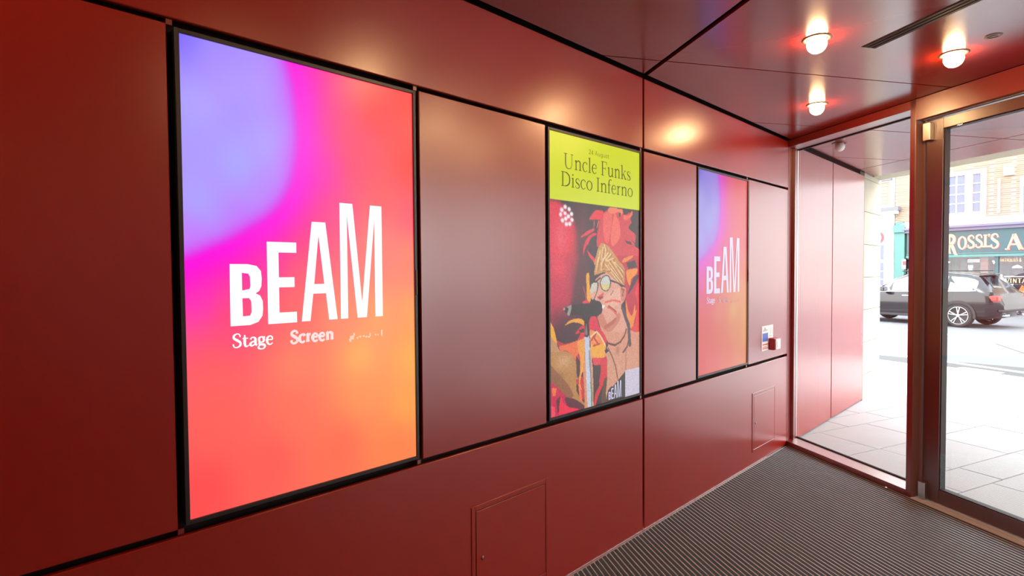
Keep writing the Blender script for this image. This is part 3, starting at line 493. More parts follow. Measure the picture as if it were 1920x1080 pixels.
BE = {'B': [[(.155, .468), (.221, .468), (.255, .472), (.271, .483), (.274, .500), (.272, .517), (.263, .528), (.249, .533), (.266, .538), (.276, .550), (.277, .568), (.274, .584), (.258, .597), (.227, .603), (.154, .603)], [(.199, .487), (.223, .489), (.229, .496), (.230, .516), (.227, .523), (.199, .526)], [(.199, .543), (.224, .543), (.232, .550), (.233, .574), (.227, .582), (.200, .583)]],
      'E': [[(.296, .417), (.416, .417), (.416, .441), (.342, .441), (.342, .498), (.406, .498), (.406, .521), (.342, .521), (.342, .579), (.414, .579), (.414, .604), (.296, .604)]],
      'A': [[(.484, .366), (.545, .366), (.595, .603), (.556, .603), (.543, .538), (.486, .538), (.472, .603), (.434, .603)], [(.513, .398), (.536, .515), (.491, .515)]],
      'M': [[(.612, .315), (.674, .315), (.716, .565), (.762, .315), (.822, .315), (.822, .603), (.783, .603), (.783, .351), (.739, .603), (.692, .603), (.646, .344), (.646, .603), (.611, .603)]]}
def beam(mb, X0, Z1, k=1., u0=0, v0=0, y=.0015):
    for ch, loops in BE.items():
        bm = bmesh.new(); edges = []
        for lp in loops:
            vs = [bm.verts.new((X0+(u0+u*k)*SW, y, Z1-(v0+v*k)*SH)) for u, v in lp]
            edges += [bm.edges.new((vs[i], vs[(i+1) % len(vs)])) for i in range(len(vs))]
        bmesh.ops.triangle_fill(bm, edges=edges, use_beauty=True, use_dissolve=False)
        bm.verts.index_update()
        mb.add([w.co[:] for w in bm.verts], [[w.index for w in f.verts] for f in bm.faces]); bm.free()
def far_letters(sc, X0, Z1, off):
    brand_letters(sc, X0, Z1, off)
    for c in sc.children:
        c.data.materials[0] = MAT['dim_white_ink' if c.name.startswith(('brand', 'stage')) else 'dim_faint_ink']
def brand_letters(sc, X0, Z1, off):
    mb = MB(); beam(mb, X0, Z1)
    mb.build('brand_lettering', 'white_ink', sc, off)
    mb = MB(); text(mb, 'Stage', X0+.157*SW, X0+.317*SW, Z1-.650*SH, .0292*SH, .0013, .135, .062)
    mb.build('stage_lettering', 'white_ink', sc, off)
    mb = MB(); text(mb, 'Screen', X0+.383*SW, X0+.577*SW, Z1-.6525*SH, .0285*SH, .0013, .19, .13)
    mb.build('screen_lettering', 'soft_white_ink', sc, off)
    mb = MB()      # the third word is caught half dissolved: only scraps of its letters show
    for u, v, w, h in ((.652, .648, .022, .010), (.648, .655, .012, .008), (.668, .642, .010, .006), (.685, .653, .010, .004), (.697, .650, .012, .004), (.716, .650, .010, .004), (.728, .652, .012, .004), (.750, .645, .007, .009), (.742, .653, .012, .004), (.778, .649, .008, .004), (.792, .650, .006, .004), (.810, .640, .009, .017)):
        mb.add([(X0+u*SW, .0013, Z1-v*SH), (X0+(u+w)*SW, .0013, Z1-(v-.001)*SH), (X0+(u+w*.9)*SW, .0013, Z1-(v+h)*SH), (X0+(u+w*.1)*SW, .0013, Z1-(v+h*.8)*SH)], [(0, 1, 2, 3)])
    mb.build('dissolving_lettering', 'faint_ink', sc, off)
def poster_letters(sc, X0, Z1, off):
    mb = MB(); w = lambda u: X0+u*SW
    text(mb, '24 August', w(.394), w(.622), Z1-.0515*SH, .0165*SH, .0013, .055, .055, True)
    mb.build('date_lettering', 'dark_ink', sc, off)
    mb = MB()
    text(mb, 'Uncle Funks', w(.136), w(.885), Z1-.1205*SH, .0530*SH, .0013, .066, .030)
    text(mb, 'Disco Inferno', w(.106), w(.912), Z1-.1855*SH, .0520*SH, .0013, .066, .030)
    mb.build('title_lettering', 'dark_ink', sc, off)
    mb = MB(); k = .230; beam(mb, X0, Z1, k, .608-.155*k, .993-.603*k, .0012)
    mb.build('brand_lettering', 'dim_white_ink', sc, off)
display(SX[0], 'large nearest portrait screen with lilac, magenta and orange glow and white lettering', picture_brand, 'screen_bright', 110, 190, brand_letters)
display(SX[1], 'middle portrait screen with yellow heading over a photo of a feathered singer', picture_poster, 'screen_poster', 230, 410, poster_letters)
display(SX[2], 'farthest portrait screen with blue to coral glow, nearest to the glass front', picture_brand, 'screen_far', 70, 120, far_letters)

# ============================================================ NOTICES AND CALL POINT
t = thing('wall_notice', 'white notice with blue picture and red footer, partly behind the call point', 'notice', None, (4.92, 0, .915))
off = Matrix.Translation((-4.92, 0, -.915))
MB().box(4.848, 4.988, -.002, -.0002, .915, 1.124).build('paper', 'paper_white', t, off)
q = MB(); q.box(4.862, 4.976, -.0026, -.002, .992, 1.062); q.build('blue_picture', 'blue_print', t, off)
q = MB()
for z in (1.088, 1.079): q.box(4.872, 4.965, -.0026, -.002, z, z+.004)
q.box(4.905, 4.925, -.0026, -.002, 1.092, 1.108); q.build('printed_lines', 'grey_print', t, off)
q = MB(); q.box(4.862, 4.976, -.0026, -.002, .962, .972); q.box(4.862, 4.976, -.0026, -.002, .930, .938); q.box(4.862, 4.94, -.0026, -.002, .944, .950); q.build('red_footer', 'red_print', t, off)
t = thing('wall_notice', 'smaller cream notice right of the blue one, above the call point', 'notice', None, (5.04, 0, .978))
off = Matrix.Translation((-5.04, 0, -.978))
MB().box(4.991, 5.088, -.002, -.0002, .978, 1.124).build('paper', 'paper_white', t, off)
q = MB(); q.box(5.03, 5.034, -.0026, -.002, 1.045, 1.105); q.box(5.0, 5.07, -.0026, -.002, 1.032, 1.036); q.box(5.062, 5.066, -.0026, -.002, 1.045, 1.105); q.build('printed_lines', 'grey_print', t, off)
t = thing('call_point', 'small red emergency call point box with pale cover on the wall', 'call point', None, (5.05, 0, .912))
off = Matrix.Translation((-5.05, 0, -.912))
autosmooth(MB().box(4.992, 5.104, -.050, -.0028, .914, 1.014, 0, .006).build('housing', 'callpoint_red', t, off))
cv = autosmooth(MB().box(4.997, 5.099, -.062, -.0505, .919, 1.009, 0, .004).build('cover', 'callpoint_cover', t, off))
MB().box(5.02, 5.076, -.064, -.0622, .94, .988).build('press_panel', 'paper_white', cv, off)

# ============================================================ CEILING FITTINGS
def spot(s, n, label, on=True, group='globe downlights in the lobby ceiling'):
    p = FR @ Vector((s, n, ZC))
    t = thing('globe_downlight', label, 'ceiling light', group, p)
    rb, dz = (.046, -.026) if on else (.042, -.036)
    MB().lathe([(rb+.004, -.0001), (rb+.004, -.005), (rb+.017, -.0055), (rb+.022, -.003), (rb+.023, -.0002)], n=40).build('trim_ring', 'socket', t, ID, True)
    a0 = math.degrees(math.acos(min(1, -dz/rb-.0)))
    MB().lathe([(max(.0003, rb*math.sin(R(x))), dz+rb*math.cos(R(x))) for x in ([a0+(180-a0)*q/16 for q in range(17)])], n=40).build('bulb', 'bulb_on' if on else 'bulb_off', t, ID, True)
    return t
spot(1.885, -1.425, 'glowing globe downlight left of the slot vent, nearest and topmost in view')
spot(1.885, -.545, 'glowing globe downlight right of the slot vent, above the door')
spot(.951, -.570, 'glowing globe downlight above the sidelight, lowest and farthest in view')
for s, n in ((2.81, -1.43), (2.81, -.55), (2.81, -2.50), (3.74, -.55), (3.74, -1.43), (3.74, -2.5), (3.74, -4.6), (4.67, -.55), (2.81, -4.6)):
    spot(s, n, 'glowing globe downlight outside the picture, seen only as a glow on the wall')
spot(.005, .545, 'unlit white globe light under the outdoor canopy', False, None)
# slot vent
t = thing('slot_vent', 'long narrow dark slot vent in the red ceiling', 'air vent', None, FR @ Vector((2.6, -1.075, ZC)))
off = Matrix.Translation(-(FR @ Vector((2.6, -1.075, ZC)))) @ FR
MB().box(1.852, 3.6, -1.120, -1.030, ZC-.0012, ZC-.0002).build('vent_plate', 'vent_dark', t, off)
for k in range(3): MB().box(1.858, 3.594, -1.112+k*.028, -1.094+k*.028, ZC-.004, ZC-.0014, 0, .0008).build('vent_blade', 'vent_dark', t, off)
# small recessed emergency light
t = thing('emergency_light', 'tiny round recessed fitting in the ceiling near the door head', 'emergency light', None, FR @ Vector((2.112, -.586, ZC)))
MB().lathe([(.022, -.0002), (.022, -.003), (.034, -.003), (.038, -.0002)], n=32).build('trim_ring', 'socket', t, ID, True)
MB().lathe([(.0005, -.006), (.008, -.0055), (.014, -.004), (.0215, -.0005)], n=24).build('lens', 'socket', t, ID, True)
# ============================================================ OUTSIDE: CANOPY AND BUILDING
wx = struct(MB().box(OX+.16, 7.93, .045, .5, -.2, 2.9).build('wall_outside', 'gap_dark'))
for a, b in ((OX+.150, 6.700), (6.722, 7.925)): panel(a, b, .004, ZC-.03, 'outdoor_wall_panel', wx, 'red_panel')
for z in (.02, 1.22, 1.62): MB().box(6.702, 6.720, .012, .03, z, z+.03).build('fixing_clip', 'red_frame', wx)
pier = MB()
zz = -.1
while zz < 6.4:
    pier.box(7.935, 8.74, .0, 3.5, zz, zz+.396, 0, .004); zz += .4
struct(pier.build('wall_pier', 'stone'))
so = struct(MB().prism(clip([(-4, .20), (7, .20), (7, 2.45), (-4, 2.45)], -.02), ZC+.02, ZC+.25).build('canopy', 'gap_dark', M=FR))
sb2 = [-3.54, -2.54, -1.53, -.53, .45, 1.448, 2.445, 3.442, 4.439, 5.44, 7]
for n0, n1 in ((.203, 1.858), (1.872, 2.472)):
    for a, b in zip(sb2, sb2[1:]):
        q = clip([(a+.006, n0), (b-.006, n0), (b-.006, n1), (a+.006, n1)], .035)
        if len(q) > 2: MB().prism(q, ZC, ZC+.015).build('soffit_panel', 'red_ceiling', so, FR)
struct(MB().prism(clip([(-4, 2.473), (7, 2.473), (7, 2.80), (-4, 2.80)], -.02), ZC, 6.5).build('wall_above_canopy', 'stone', M=FR))
struct(MB().box(7, 7.3, -6, 2.8, -.1, 6.5).build('wall_side', 'stone', M=FR))

# ============================================================ OUTSIDE: GROUND
PA = Matrix.Rotation(R(-19.3), 4, 'Z')       # paving rows run along local x
base = struct(mesh('pavement', [(5.0, -14, -.022), (12.4, -14, -.022), (12.4, 12, -.022), (5.0, 12, -.022)], [(0, 1, 2, 3)], 'joint'))
sl = MB()
kp, kd = Vector((12.37, -.153)), Vector((math.cos(R(64)), math.sin(R(64))))
kn = Vector((kd.y, -kd.x))     # towards the road
def paved(x, y):
    p = PA @ Vector((x, y, 0)); w = Vector((p.x, p.y))
    s_ = p-Vector((OX, 0, 0)); return (w-kp).dot(kn) < -.16 and s_.dot(NV) > -.9 and p.y > -14
rows = [-12.2]
while rows[-1] < 12:
    rows.append(rows[-1]+(.572 if (len(rows) % 3) else .292))
sh_ = min(range(len(rows)), key=lambda i: abs(rows[i]-.813)+(0 if abs(rows[i+1 if i+1 < len(rows) else i]-rows[i]-.572) < .01 else 9)); dlt = .813-rows[sh_]
rows = [r+dlt for r in rows]
rnd = random.Random(5)
for r0, r1 in zip(rows, rows[1:]):
    x = 3.0+rnd.random()*.5
    while x < 18:
        L = rnd.choice((.54, .60, .72, .85))
        q = [(x+.005, r0+.005), (x+L-.005, r0+.005), (x+L-.005, r1-.005), (x+.005, r1-.005)]
        if all(paved(a, b) for a, b in q):
            p = [PA @ Vector((a, b, 0)) for a, b in q]
            h = -.0125+rnd.random()*.0015
            sl.prism([(w.x, w.y) for w in p], -.021, h)
        x += L
ps = sl.build('paving_slabs', 'slab', base)
KM = Matrix.Translation((kp.x, kp.y, 0)) @ Matrix.Rotation(R(64), 4, 'Z')   # x along kerb, y away from road
kb = MB()
x = -16
while x < 16: kb.box(x, x+.905, .0, .145, -.2, -.010, 0, .008); x += .915
struct(kb.build('kerb', 'kerb', M=KM))
struct(mesh('road', [(-30, 0, -.13), (30, 0, -.13), (30, -8.0, -.13), (30, -30, -.24), (-30, -30, -.24), (-30, -8.0, -.13)], [(0, 1, 2, 5), (5, 2, 3, 4)], 'asphalt', M=KM))
LM = Matrix.Translation((18.56, .6, 0)) @ Matrix.Rotation(R(60), 4, 'Z')
struct(MB().box(-14, 14, -.05, .05, -.128, -.124).build('road_line', 'road_paint', M=LM))
CM = Matrix.Translation((15.9, -.9, 0)) @ Matrix.Rotation(R(20), 4, 'Z')
struct(MB().box(-1.1, 1.1, -.015, .015, -.129, -.126).build('road_joint', 'joint', M=CM))
struct(MB().box(-30, 14, .05, 2.0, -.26, -.205).build('far_pavement', 'kerb', M=FACADE))

# ============================================================ SHOP BUILDING ACROSS THE STREET
F = FACADE
bd = thing('shop_building', 'brick building across the street with teal shop front and gold lettering', 'building')
def fb(name, m, par, *boxes, bev=0.):
    mb = MB()
    for q in boxes: mb.box(*q, 0, bev)
    return mb.build(name, m, par, F)
fb('brick_wall', 'brick', bd, (-3.4, 3.95, -6, .0, 3.55, 9))
fb('ground_floor_wall', 'shop_dark', bd, (-3.4, 3.95, -6, -.45, -.25, 3.55))
fb('string_course', 'white_paint', bd, (-3.4, 3.70, .0, .16, 3.40, 3.56), (-3.4, 3.70, .0, .10, 3.34, 3.40))
fb('awning_box', 'purple_grey', bd, (-3.4, 3.60, .0, .14, 3.12, 3.34), (-3.4, 3.60, .14, .22, 3.24, 3.33), bev=.01)
fa_ = fb('fascia', 'teal', bd, (-3.4, 3.50, -.05, .04, 2.16, 3.12))
fb('fascia_moulding', 'teal_light', bd, (-3.4, 3.50, .04, .08, 2.07, 2.16), (-3.4, 3.50, .04, .06, 2.20, 2.22))
mb = MB()
sz = [(1.45, -.15), (1.05, .04), (1.05, .08), (1.05, .10), (1.05, .10), (1.0, .16), (1.15, .04)]
text(mb, "ROSSI'S", 2.13, .44, 2.37, .46, 0, .15, .07, sizes=sz)
text(mb, "A", .24, -.24, 2.31, .58, 0, .15, .07)
text(mb, "NTIQUES", -.45, -2.3, 2.38, .46, 0, .15, .07)
mb.v = [(x, .052+abs(y), z) for x, y, z in mb.v]
mb2 = MB(); mb2.v = [(x-.022, .046, z-.022) for x, y, z in mb.v]; mb2.f = mb.f; mb2.m = mb.m
mb2.build('lettering_shadow', 'crimson', fa_, F)
mb.build('gold_lettering', 'gold', fa_, F)
q = MB(); q.box(.95, 1.50, .042, .05, 2.455, 2.468); q.box(.66, .95, .042, .05, 2.43, 2.49); q.build('gold_flourish', 'gold', fa_, F)
fb('stall_riser', 'purple_grey', bd, (-3.4, 2.3, -.06, .0, -.25, .22), (2.3, 3.5, -.06, 0, -.25, .22))
fb('window_sill', 'teal_light', bd, (-3.4, 3.5, -.06, .06, .22, .30))
fb('teal_pilaster', 'teal', bd, (.46, .57, -.1, .02, .30, 2.07))
fb('teal_pilaster', 'teal', bd, (2.13, 2.27, -.1, .04, -.25, 2.07))
fb('teal_pilaster', 'teal_light', bd, (3.55, 3.93, -.1, .12, -.25, 3.17), (3.52, 3.96, -.1, .20, 3.17, 3.50), (3.60, 3.88, -.1, .16, 3.50, 3.62), bev=.01)
fb('door_jamb', 'shop_brown', bd, (.80, 1.03, -.35, -.1, -.25, 2.07))
fb('window_bar', 'white_paint', bd, (.36, .40, -.1, -.02, .30, 1.40))
fb('window_bar', 'teal', bd, (-1.6, -1.5, -.1, .0, .30, 2.07))
fb('shop_shelf', 'white_paint', bd, (-1.5, .34, -.4, -.2, .72, .75), (-1.5, .34, -.4, -.2, 1.28, 1.31))
mesh('shop_glass', [(-3.4, -.05, .30), (3.5, -.05, .30), (3.5, -.05, 2.07), (-3.4, -.05, 2.07)], [(0, 1, 2, 3)], 'clear_glass', bd, F)
for wd, xa, xb, zb_, cp in (("ANTIQUES &", .44, -.20, 1.865, .12), ("VINTAGE", .27, -.62, 1.06, .17)):
    mb = MB(); text(mb, wd, xa, xb, zb_, cp, 0, .13, .08)
    mb.v = [(x, -.04+abs(y), z) for x, y, z in mb.v]; mb.build('window_lettering', 'gold', bd, F)
q = MB(); q.box(1.04, 1.42, -.04, -.035, 1.93, 1.965); q.box(1.04, 1.42, -.04, -.035, 1.86, 1.895); q.box(1.25, 1.40, -.04, -.035, 1.62, 1.74); q.box(1.27, 1.38, -.04, -.035, 1.52, 1.60); q.build('window_stickers', 'paper_white', bd, F)
# sash window: one mesh frame, panes as its sub-part
wf = MB(); wp = MB()
zs = [3.83, 4.20, 4.57, 4.94, 5.30]
def sash(a, b, nc):
    w = (b-a-.0)/nc
    for i in range(nc):
        for z0, z1 in zip(zs, zs[1:]): wp.box(a+i*w+.025, a+(i+1)*w-.025, -.0, .008, z0+.02, z1-.02)
    for i in range(1, nc): wf.box(a+i*w-.025, a+i*w+.025, -.0, .03, zs[0], zs[-1])
    for z in zs[1:-1]: wf.box(a, b, -.0, .028, z-.02, z+.02)
cols = [(1.03, 1.28, 1), (1.52, 2.36, 3), (2.60, 2.85, 1)]
for a, b, c in cols: sash(a, b, c)
for a, b in ((.86, 1.03), (1.28, 1.52), (2.36, 2.60), (2.85, 3.02)): wf.box(a, b, -.0, .06, 3.62, 5.48)
for z0, z1 in ((3.62, 3.83), (5.30, 5.48)): wf.box(1.03, 2.85, -.0, .055, z0, z1)
wf.box(.80, 3.08, .0, .14, 3.57, 3.62)
w_ = wf.build('upper_window', 'white_paint', bd, F); wp.build('pane', 'window_pane', w_, F)
fb('downpipe', 'white_paint', bd, (.44, .51, .0, .07, 3.72, 5.02)); fb('downpipe', 'white_paint', bd, (-.22, -.14, .0, .08, 3.6, 5.0))
t = thing('alarm_box', 'white box high on the brick wall beside the sash window', 'alarm box', None, F @ Vector((.19, .0, 5.09)))
o = MB().box(.03, .34, .001, .13, 5.10, 5.47, 0, .02).build('housing', 'white_paint', t, Matrix.Translation(-(F @ Vector((.19, .0, 5.09)))) @ F)
MB().box(.10, .26, .1305, .134, 5.20, 5.225).build('louvre', 'grey_print', t, Matrix.Translation(-(F @ Vector((.19, .0, 5.09)))) @ F)
# things in the shop window
po = F @ Vector((0, -.35, 1.60)); off = Matrix.Translation(-po) @ F
t = thing('pendant_lamp', 'pale pendant lamp hanging in the antique shop window', 'pendant lamp', None, po)
MB().lathe([(.15, 1.62), (.145, 1.66), (.10, 1.70), (.03, 1.735), (.012, 1.75)], (0, -.35, 0), 24).build('lamp_shade', 'paper_white', t, off, True)
MB().lathe([(.006, 1.75), (.006, 3.4)], (0, -.35, 0), 8).build('cord', 'gasket', t, off)
MB().lathe([(.0, 1.63), (.03, 1.645), (.0, 1.68)], (0, -.35, 0), 12).build('bulb', 'shop_bulb', t, off, True)
po = F @ Vector((.16, -.18, .30)); off = Matrix.Translation(-po) @ F
t = thing('display_vase', 'large pale vase standing in the antique shop window', 'vase', None, po)
MB().lathe([(.0, .301), (.10, .301), (.17, .45), (.20, .65), (.15, .85), (.08, .95), (.11, 1.02), (.0, 1.02)], (.16, -.2, 0), 24).build('body', 'paper_white', t, off, True)
po = F @ Vector((-.16, -.25, .30)); off = Matrix.Translation(-po) @ F
t = thing('display_flowers', 'orange and green arrangement beside the pale vase in the shop window', 'flowers', None, po)
MB().lathe([(.0, .301), (.07, .301), (.09, .5), (.0, .5)], (-.16, -.25, 0), 16).build('pot', 'crimson', t, off, True)
q = MB(); rr = random.Random(2)
for k in range(40):
    a = rr.random()*6.28; r_ = rr.random()*.10; x, y, z = -.19+r_*math.cos(a), -.25+r_*math.sin(a)*.6, .55+rr.random()*.35-r_
    q.add([(x, y, z), (x+.05, y+.02, z+.03), (x+.02, y, z+.09), (x-.03, y-.02, z+.04)], [(0, 1, 2, 3)])
q.build('petals', 'orange_cloth', t, off)
for i, (x, z) in enumerate(((2.05, 1.88), (.60, 1.86))):
    po = F @ Vector((x, -.12, z)); off = Matrix.Translation(-po) @ F
    t = thing('shop_light', ('round white bulb glowing at the left end of the shop window', 'cluster of white bulbs glowing beside the gold window lettering')[i], 'light', None, po)
    for k in range((1, 5)[i]):
        MB().lathe([(.0, -.03), (.03, 0), (.0, .03)], (x+(0, .05, -.05, .03, -.03)[k], -.12, z+(0, .03, .02, -.04, -.05)[k]), 12).build('bulb', 'shop_bulb', t, off, True)
# pale building farther along, outside the picture, mirrored in the red walls
nb = thing('pale_building', 'pale rendered building beyond the antique shop, seen only as a glow on the red panels', 'building')
fb('wall', 'render_white', nb, (-26, -3.42, -6, .02, -.25, 8))
for a in range(8): fb('window', 'window_pane', nb, (-5.2-a*2.5, -4.4-a*2.5, .02, .03, 4.2, 5.4))
# white building to the left
wb = thing('white_building', 'white rendered building left of the teal shop, seen between pier and mullion', 'building')
fb('wall', 'render_white', wb, (3.97, 9, -6, .05, -.25, 8.5))
fb('upper_brickwork', 'brick', wb, (4.18, 9, .05, .07, 4.40, 5.40))
fb('ledge', 'lead', wb, (4.05, 9, .05, .20, 5.46, 5.62)); fb('ledge', 'lead', wb, (3.72, 9, .05, .34, 4.12, 4.28))
fb('cornice', 'white_paint', wb, (3.80, 9, .05, .28, 3.98, 4.12), (3.96, 9, .05, .20, 3.80, 3.98), (3.98, 9, .05, .12, 3.70, 3.78))
q = MB()
for z0, z1 in ((2.03, 2.67), (1.55, 1.90), (1.20, 1.50), (.90, 1.15), (.72, .86)): q.box(4.36, 4.62, .05, .055, z0, z1)
q.build('shop_window', 'window_pane', wb, F)
ring = MB(); N = 28
for k in range(N):
    a0, a1 = 2*math.pi*k/N, 2*math.pi*(k+1)/N
    ring.add([(4.60+r_*math.cos(a)*.9, .062, 3.0+r_*math.sin(a)) for r_, a in ((.16, a0), (.28, a0), (.28, a1), (.16, a1))], [(0, 1, 2, 3)])
ring.build('red_sign_letter', 'crimson', wb, F)
t = thing('wall_plaque', 'small white and red sign on the teal pilaster beside the white building', 'sign', None, F @ Vector((3.56, .12, 1.5)))
off = Matrix.Translation(-(F @ Vector((3.56, .12, 1.5)))) @ F
MB().box(3.49, 3.63, .121, .13, 1.62, 2.03).build('board', 'paper_white', t, off); MB().box(3.49, 3.60, .1305, .133, 1.78, 1.95).build('red_patch', 'crimson', t, off)

# ============================================================ CAR
CA = R(73)
CZ = -.13
cw = Vector((20.98, .66, CZ))        # rear near wheel footprint; local x forward, y = left side is away? (near side faces -x world)
car = thing('car', 'dark estate SUV parked across the street in front of the teal shop', 'car', None, cw)
CR = Matrix.Rotation(CA, 4, 'Z')
# local: x forward along the street, y positive = near side (towards the lobby) ; body spans y from -1.92 to -.02
W = .95; YC = -.93
# stations: x, half width low, belt z, roof z, roof half width, sill z
ST = [(-.98, .66, .70, .72, .60, .50), (-.90, .80, 1.00, 1.02, .70, .36), (-.78, .90, 1.06, 1.10, .72, .30), (-.62, .93, 1.08, 1.30, .68, .27), (-.40, .95, 1.08, 1.53, .64, .26), (-.10, .95, 1.06, 1.60, .64, .25), (.4, .95, 1.04, 1.645, .65, .25), (1.0, .95, 1.02, 1.66, .65, .25), (1.5, .95, 1.01, 1.62, .64, .25), (1.9, .95, 1.00, 1.48, .62, .25), (2.3, .95, 1.00, 1.22, .62, .25), (2.55, .95, .99, 1.03, .70, .25), (3.0, .93, .93, .95, .70, .26), (3.4, .88, .84, .86, .62, .30), (3.68, .74, .66, .68, .52, .36), (3.74, .66, .56, .58, .45, .42)]
def section(st):
    x, w, bz, rz, rw, sz_ = st
    h = bz-sz_
    pts = [(w*.86, sz_), (w*.96, sz_+.08), (w*.99, sz_+h*.45), (w, sz_+h*.72), (w*.965, bz), (rw*1.04 if rz-bz > .1 else w*.9, max(bz, rz-.09) if rz-bz > .1 else bz+.005), (rw*.88, rz-.015), (rw*.5, rz), (0, rz+.008)]
    return [(x, y, z) for y, z in pts]
mb = MB(); rowsL = []
for s_ in ST:
    r = section(s_); full = [(x, y+YC, z) for x, y, z in r]+[(x, -y+YC, z) for x, y, z in reversed(r[:-1])]
    rowsL.append(full)
n_ = len(rowsL[0])
for i, r in enumerate(rowsL):
    mb.v += r
    if i:
        for k in range(n_-1): mb.f.append(((i-1)*n_+k, i*n_+k, i*n_+k+1, (i-1)*n_+k+1)); mb.m.append(0)
        mb.f.append(((i-1)*n_, (i-1)*n_+n_-1, i*n_+n_-1, i*n_)); mb.m.append(0)
mb.f.append(tuple(range(n_))[::-1]); mb.m.append(0); mb.f.append(tuple(len(mb.v)-n_+k for k in range(n_))); mb.m.append(0)
body = autosmooth(mb.build('body', 'car_paint', car, CR), 40)
def lerp_st(x):
    for a, b in zip(ST, ST[1:]):
        if a[0] <= x <= b[0]:
            k = (x-a[0])/(b[0]-a[0]); return tuple(p+(q-p)*k for p, q in zip(a, b))
def side(x, k, out=.006, sg=1):
    r = section(lerp_st(x)); a, b = r[4], r[5]
    return (x, YC+sg*(a[1]+(b[1]-a[1])*k+out), a[2]+(b[2]-a[2])*k+.0)
for sg, nm in ((1, 'side_window'), (-1, 'side_window')):
    for xs in ((-.42, -.1, .28), (.34, .7, 1.12), (1.18, 1.5, 1.85, 2.15)):
        q = MB()
        for a, b in zip(xs, xs[1:]): q.add([side(a, .10, sg=sg), side(b, .10, sg=sg), side(b, .93, sg=sg), side(a, .93, sg=sg)], [(0, 1, 2, 3)])
        q.build(nm, 'car_glass', car, CR)
    q = MB()
    xs = [-.42, -.1, .3, .7, 1.1, 1.5, 1.85, 2.2]
    for a, b in zip(xs, xs[1:]): q.add([side(a, .02, .009, sg), side(b, .02, .009, sg), side(b, .07, .009, sg), side(a, .07, .009, sg)], [(0, 1, 2, 3)])
    q.build('chrome_strip', 'chrome', car, CR)
def topq(x0, x1, f0=.0, f1=1.):    # glass across the car between stations
    a, b = section(lerp_st(x0)), section(lerp_st(x1)); ya, yb = a[6][1]*.98, b[6][1]*.98
    return [(x0, YC-ya, a[7][2]+.006), (x0, YC+ya, a[7][2]+.006), (x1, YC+yb, b[7][2]+.006), (x1, YC-yb, b[7][2]+.006)]
mesh('rear_window', topq(-.72, -.44), [(0, 1, 2, 3)], 'car_glass', car, CR)
mesh('windscreen', topq(1.62, 2.45), [(0, 1, 2, 3)], 'car_glass', car, CR)
MB().box(-.74, -.36, YC-.58, YC+.58, 1.56, 1.59, 0, .012).build('roof_spoiler', 'car_paint', car, CR)
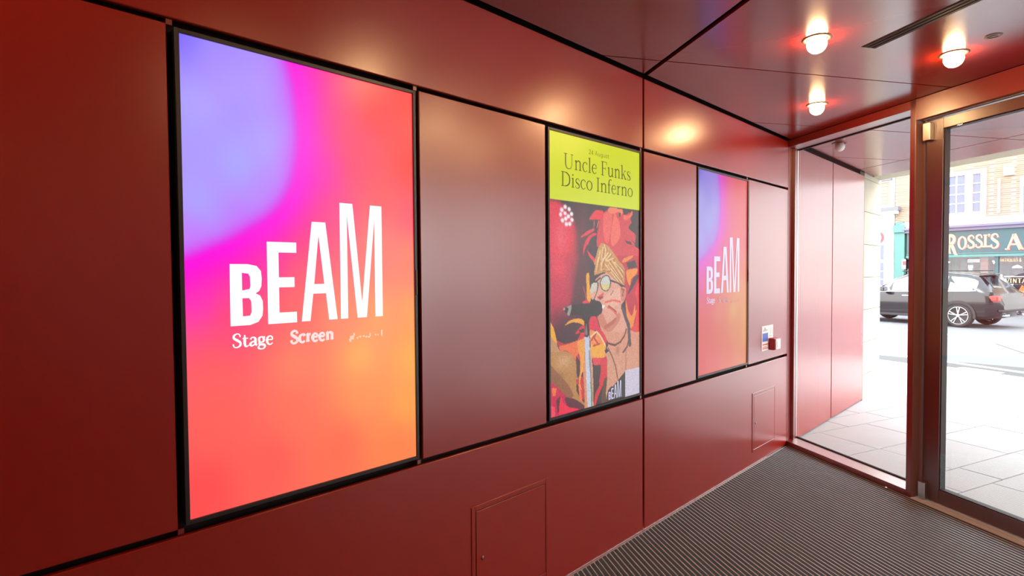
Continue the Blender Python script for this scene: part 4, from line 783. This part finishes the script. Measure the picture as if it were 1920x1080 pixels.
for sg in (1, -1):
    MB().box(-.2, 1.7, YC+sg*.60-.015, YC+sg*.60+.015, 1.655, 1.685, 0, .01).build('roof_rail', 'car_trim', car, CR)
    MB().box(.40, 2.35, YC+sg*.93-.03, YC+sg*.93+.03, .25, .33, 0, .01).build('sill_trim', 'car_trim', car, CR)
    for hx in (.42, 1.32): MB().box(hx, hx+.2, YC+sg*.952-.012, YC+sg*.952+.012, .89, .915, 0, .006).build('door_handle', 'chrome', car, CR)
    m_ = MB().box(1.95, 2.10, YC+sg*1.06-.10, YC+sg*1.06+.10, 1.02, 1.17, 0, .03).build('wing_mirror', 'car_paint', car, CR)
    MB().box(1.945, 1.95, YC+sg*1.06-.08, YC+sg*1.06+.08, 1.04, 1.15).build('mirror_glass', 'car_glass', m_, CR)
    MB().box(-.93, -.70, YC+sg*.76-.14, YC+sg*.76+.14, .80, .96, 0, .03).build('tail_lamp', 'tail_lamp', car, CR)
    MB().box(-1.02, -.90, YC+sg*.50-.11, YC+sg*.50+.11, .36, .43, 0, .02).build('exhaust_tip', 'chrome', car, CR)
    for wx_ in (0, 2.86):
        yc = YC+sg*.83
        wh = MB().lathe([(.25, -.115), (.33, -.11), (.352, -.08), (.355, 0), (.352, .08), (.33, .11), (.262, .118), (.255, .10)], (wx_, yc, .355), 40, 'y').build('wheel', 'tyre', car, CR, True)
        oy = yc+sg*.10
        rm = MB().lathe([(.262, -.02), (.262, .014), (.245, .014), (.240, -.02)], (wx_, oy, .355), 40, 'y')
        for k in range(5):
            for dk in (-.16, .16):
                a = 2*math.pi*k/5+math.pi/2; a2 = a+dk
                p0 = (wx_+.04*math.cos(a), .355+.04*math.sin(a)); p1 = (wx_+.25*math.cos(a2), .355+.25*math.sin(a2))
                dx, dz = p1[0]-p0[0], p1[1]-p0[1]; l = math.hypot(dx, dz); nx, nz_ = -dz/l*.013, dx/l*.013
                ys = (oy-.01, oy+.012)
                v = [(p[0]+e*nx, y, p[1]+e*nz_) for y in ys for p in (p0, p1) for e in (-1, 1)]
                rm.add(v, [(0, 1, 3, 2), (4, 6, 7, 5), (0, 4, 5, 1), (2, 3, 7, 6), (0, 2, 6, 4), (1, 5, 7, 3)])
        rm.lathe([(.0, .016), (.045, .014), (.05, -.01)], (wx_, oy, .355), 24, 'y')
        rm.build('rim', 'chrome', wh, CR)
        MB().lathe([(.0, -.015), (.24, -.015)], (wx_, oy, .355), 32, 'y').build('brake_well', 'car_trim', wh, CR)
        ar = MB(); N = 20
        for k in range(N):
            a0, a1 = math.pi*(k/N)*1.12-.19, math.pi*((k+1)/N)*1.12-.19
            ya = YC+sg*.957
            ar.add([(wx_+r_*math.cos(a), yy, .355+r_*math.sin(a)) for yy in (ya-.10*sg, ya) for r_, a in ((.375, a0), (.44, a0), (.44, a1), (.375, a1))], [(0, 1, 2, 3), (4, 7, 6, 5), (0, 4, 5, 1), (2, 6, 7, 3), (0, 3, 7, 4), (1, 5, 6, 2)])
        ar.build('wheel_arch', 'car_trim', car, CR)
MB().box(-1.0, -.90, YC-.80, YC+.80, .50, .56, 0, .015).build('bumper_strip', 'car_trim', car, CR)

# ============================================================ LIGHT
w = bpy.data.worlds.new('World'); scn.world = w; w.use_nodes = True
wn = w.node_tree; bg = wn.nodes['Background']
tc = wn.nodes.new('ShaderNodeTexCoord'); sp = wn.nodes.new('ShaderNodeSeparateXYZ'); rp = wn.nodes.new('ShaderNodeValToRGB')
wn.links.new(tc.outputs['Generated'], sp.inputs[0]); wn.links.new(sp.outputs['Z'], rp.inputs[0]); wn.links.new(rp.outputs[0], bg.inputs['Color'])
rp.color_ramp.elements[0].position = .0; rp.color_ramp.elements[0].color = (1, .99, .97, 1)
rp.color_ramp.elements[1].position = .8; rp.color_ramp.elements[1].color = (.86, .92, 1.0, 1)
bg.inputs['Strength'].default_value = 7.5
sun = bpy.data.lights.new('Sun', 'SUN'); sun.energy = .9; sun.angle = R(6); sun.color = (1, .96, .9)
so_ = bpy.data.objects.new('Sun', sun); COL.objects.link(so_)
sd = Vector((.62, -.25, -.74)).normalized(); so_.rotation_euler = sd.to_track_quat('-Z', 'Y').to_euler()

# ============================================================ CAMERA
cam = bpy.data.cameras.new('Camera'); co = bpy.data.objects.new('Camera', cam); COL.objects.link(co)
cam.sensor_width = 36; cam.lens = 36*1039.33/1920; cam.clip_start = .05; cam.clip_end = 200
yaw, pitch, roll = .7978, -.0282, -.0069
Fv = Vector((math.cos(yaw)*math.cos(pitch), math.sin(yaw)*math.cos(pitch), math.sin(pitch)))
Rv = Vector((math.sin(yaw), -math.cos(yaw), 0)); Uv = Rv.cross(Fv)
R2 = Rv*math.cos(roll)+Uv*math.sin(roll); U2 = -Rv*math.sin(roll)+Uv*math.cos(roll)
M = Matrix((R2, U2, -Fv)).transposed().to_4x4(); M.translation = Vector((.1604, -1.8402, 1.5867))
co.matrix_world = M
scn.camera = co
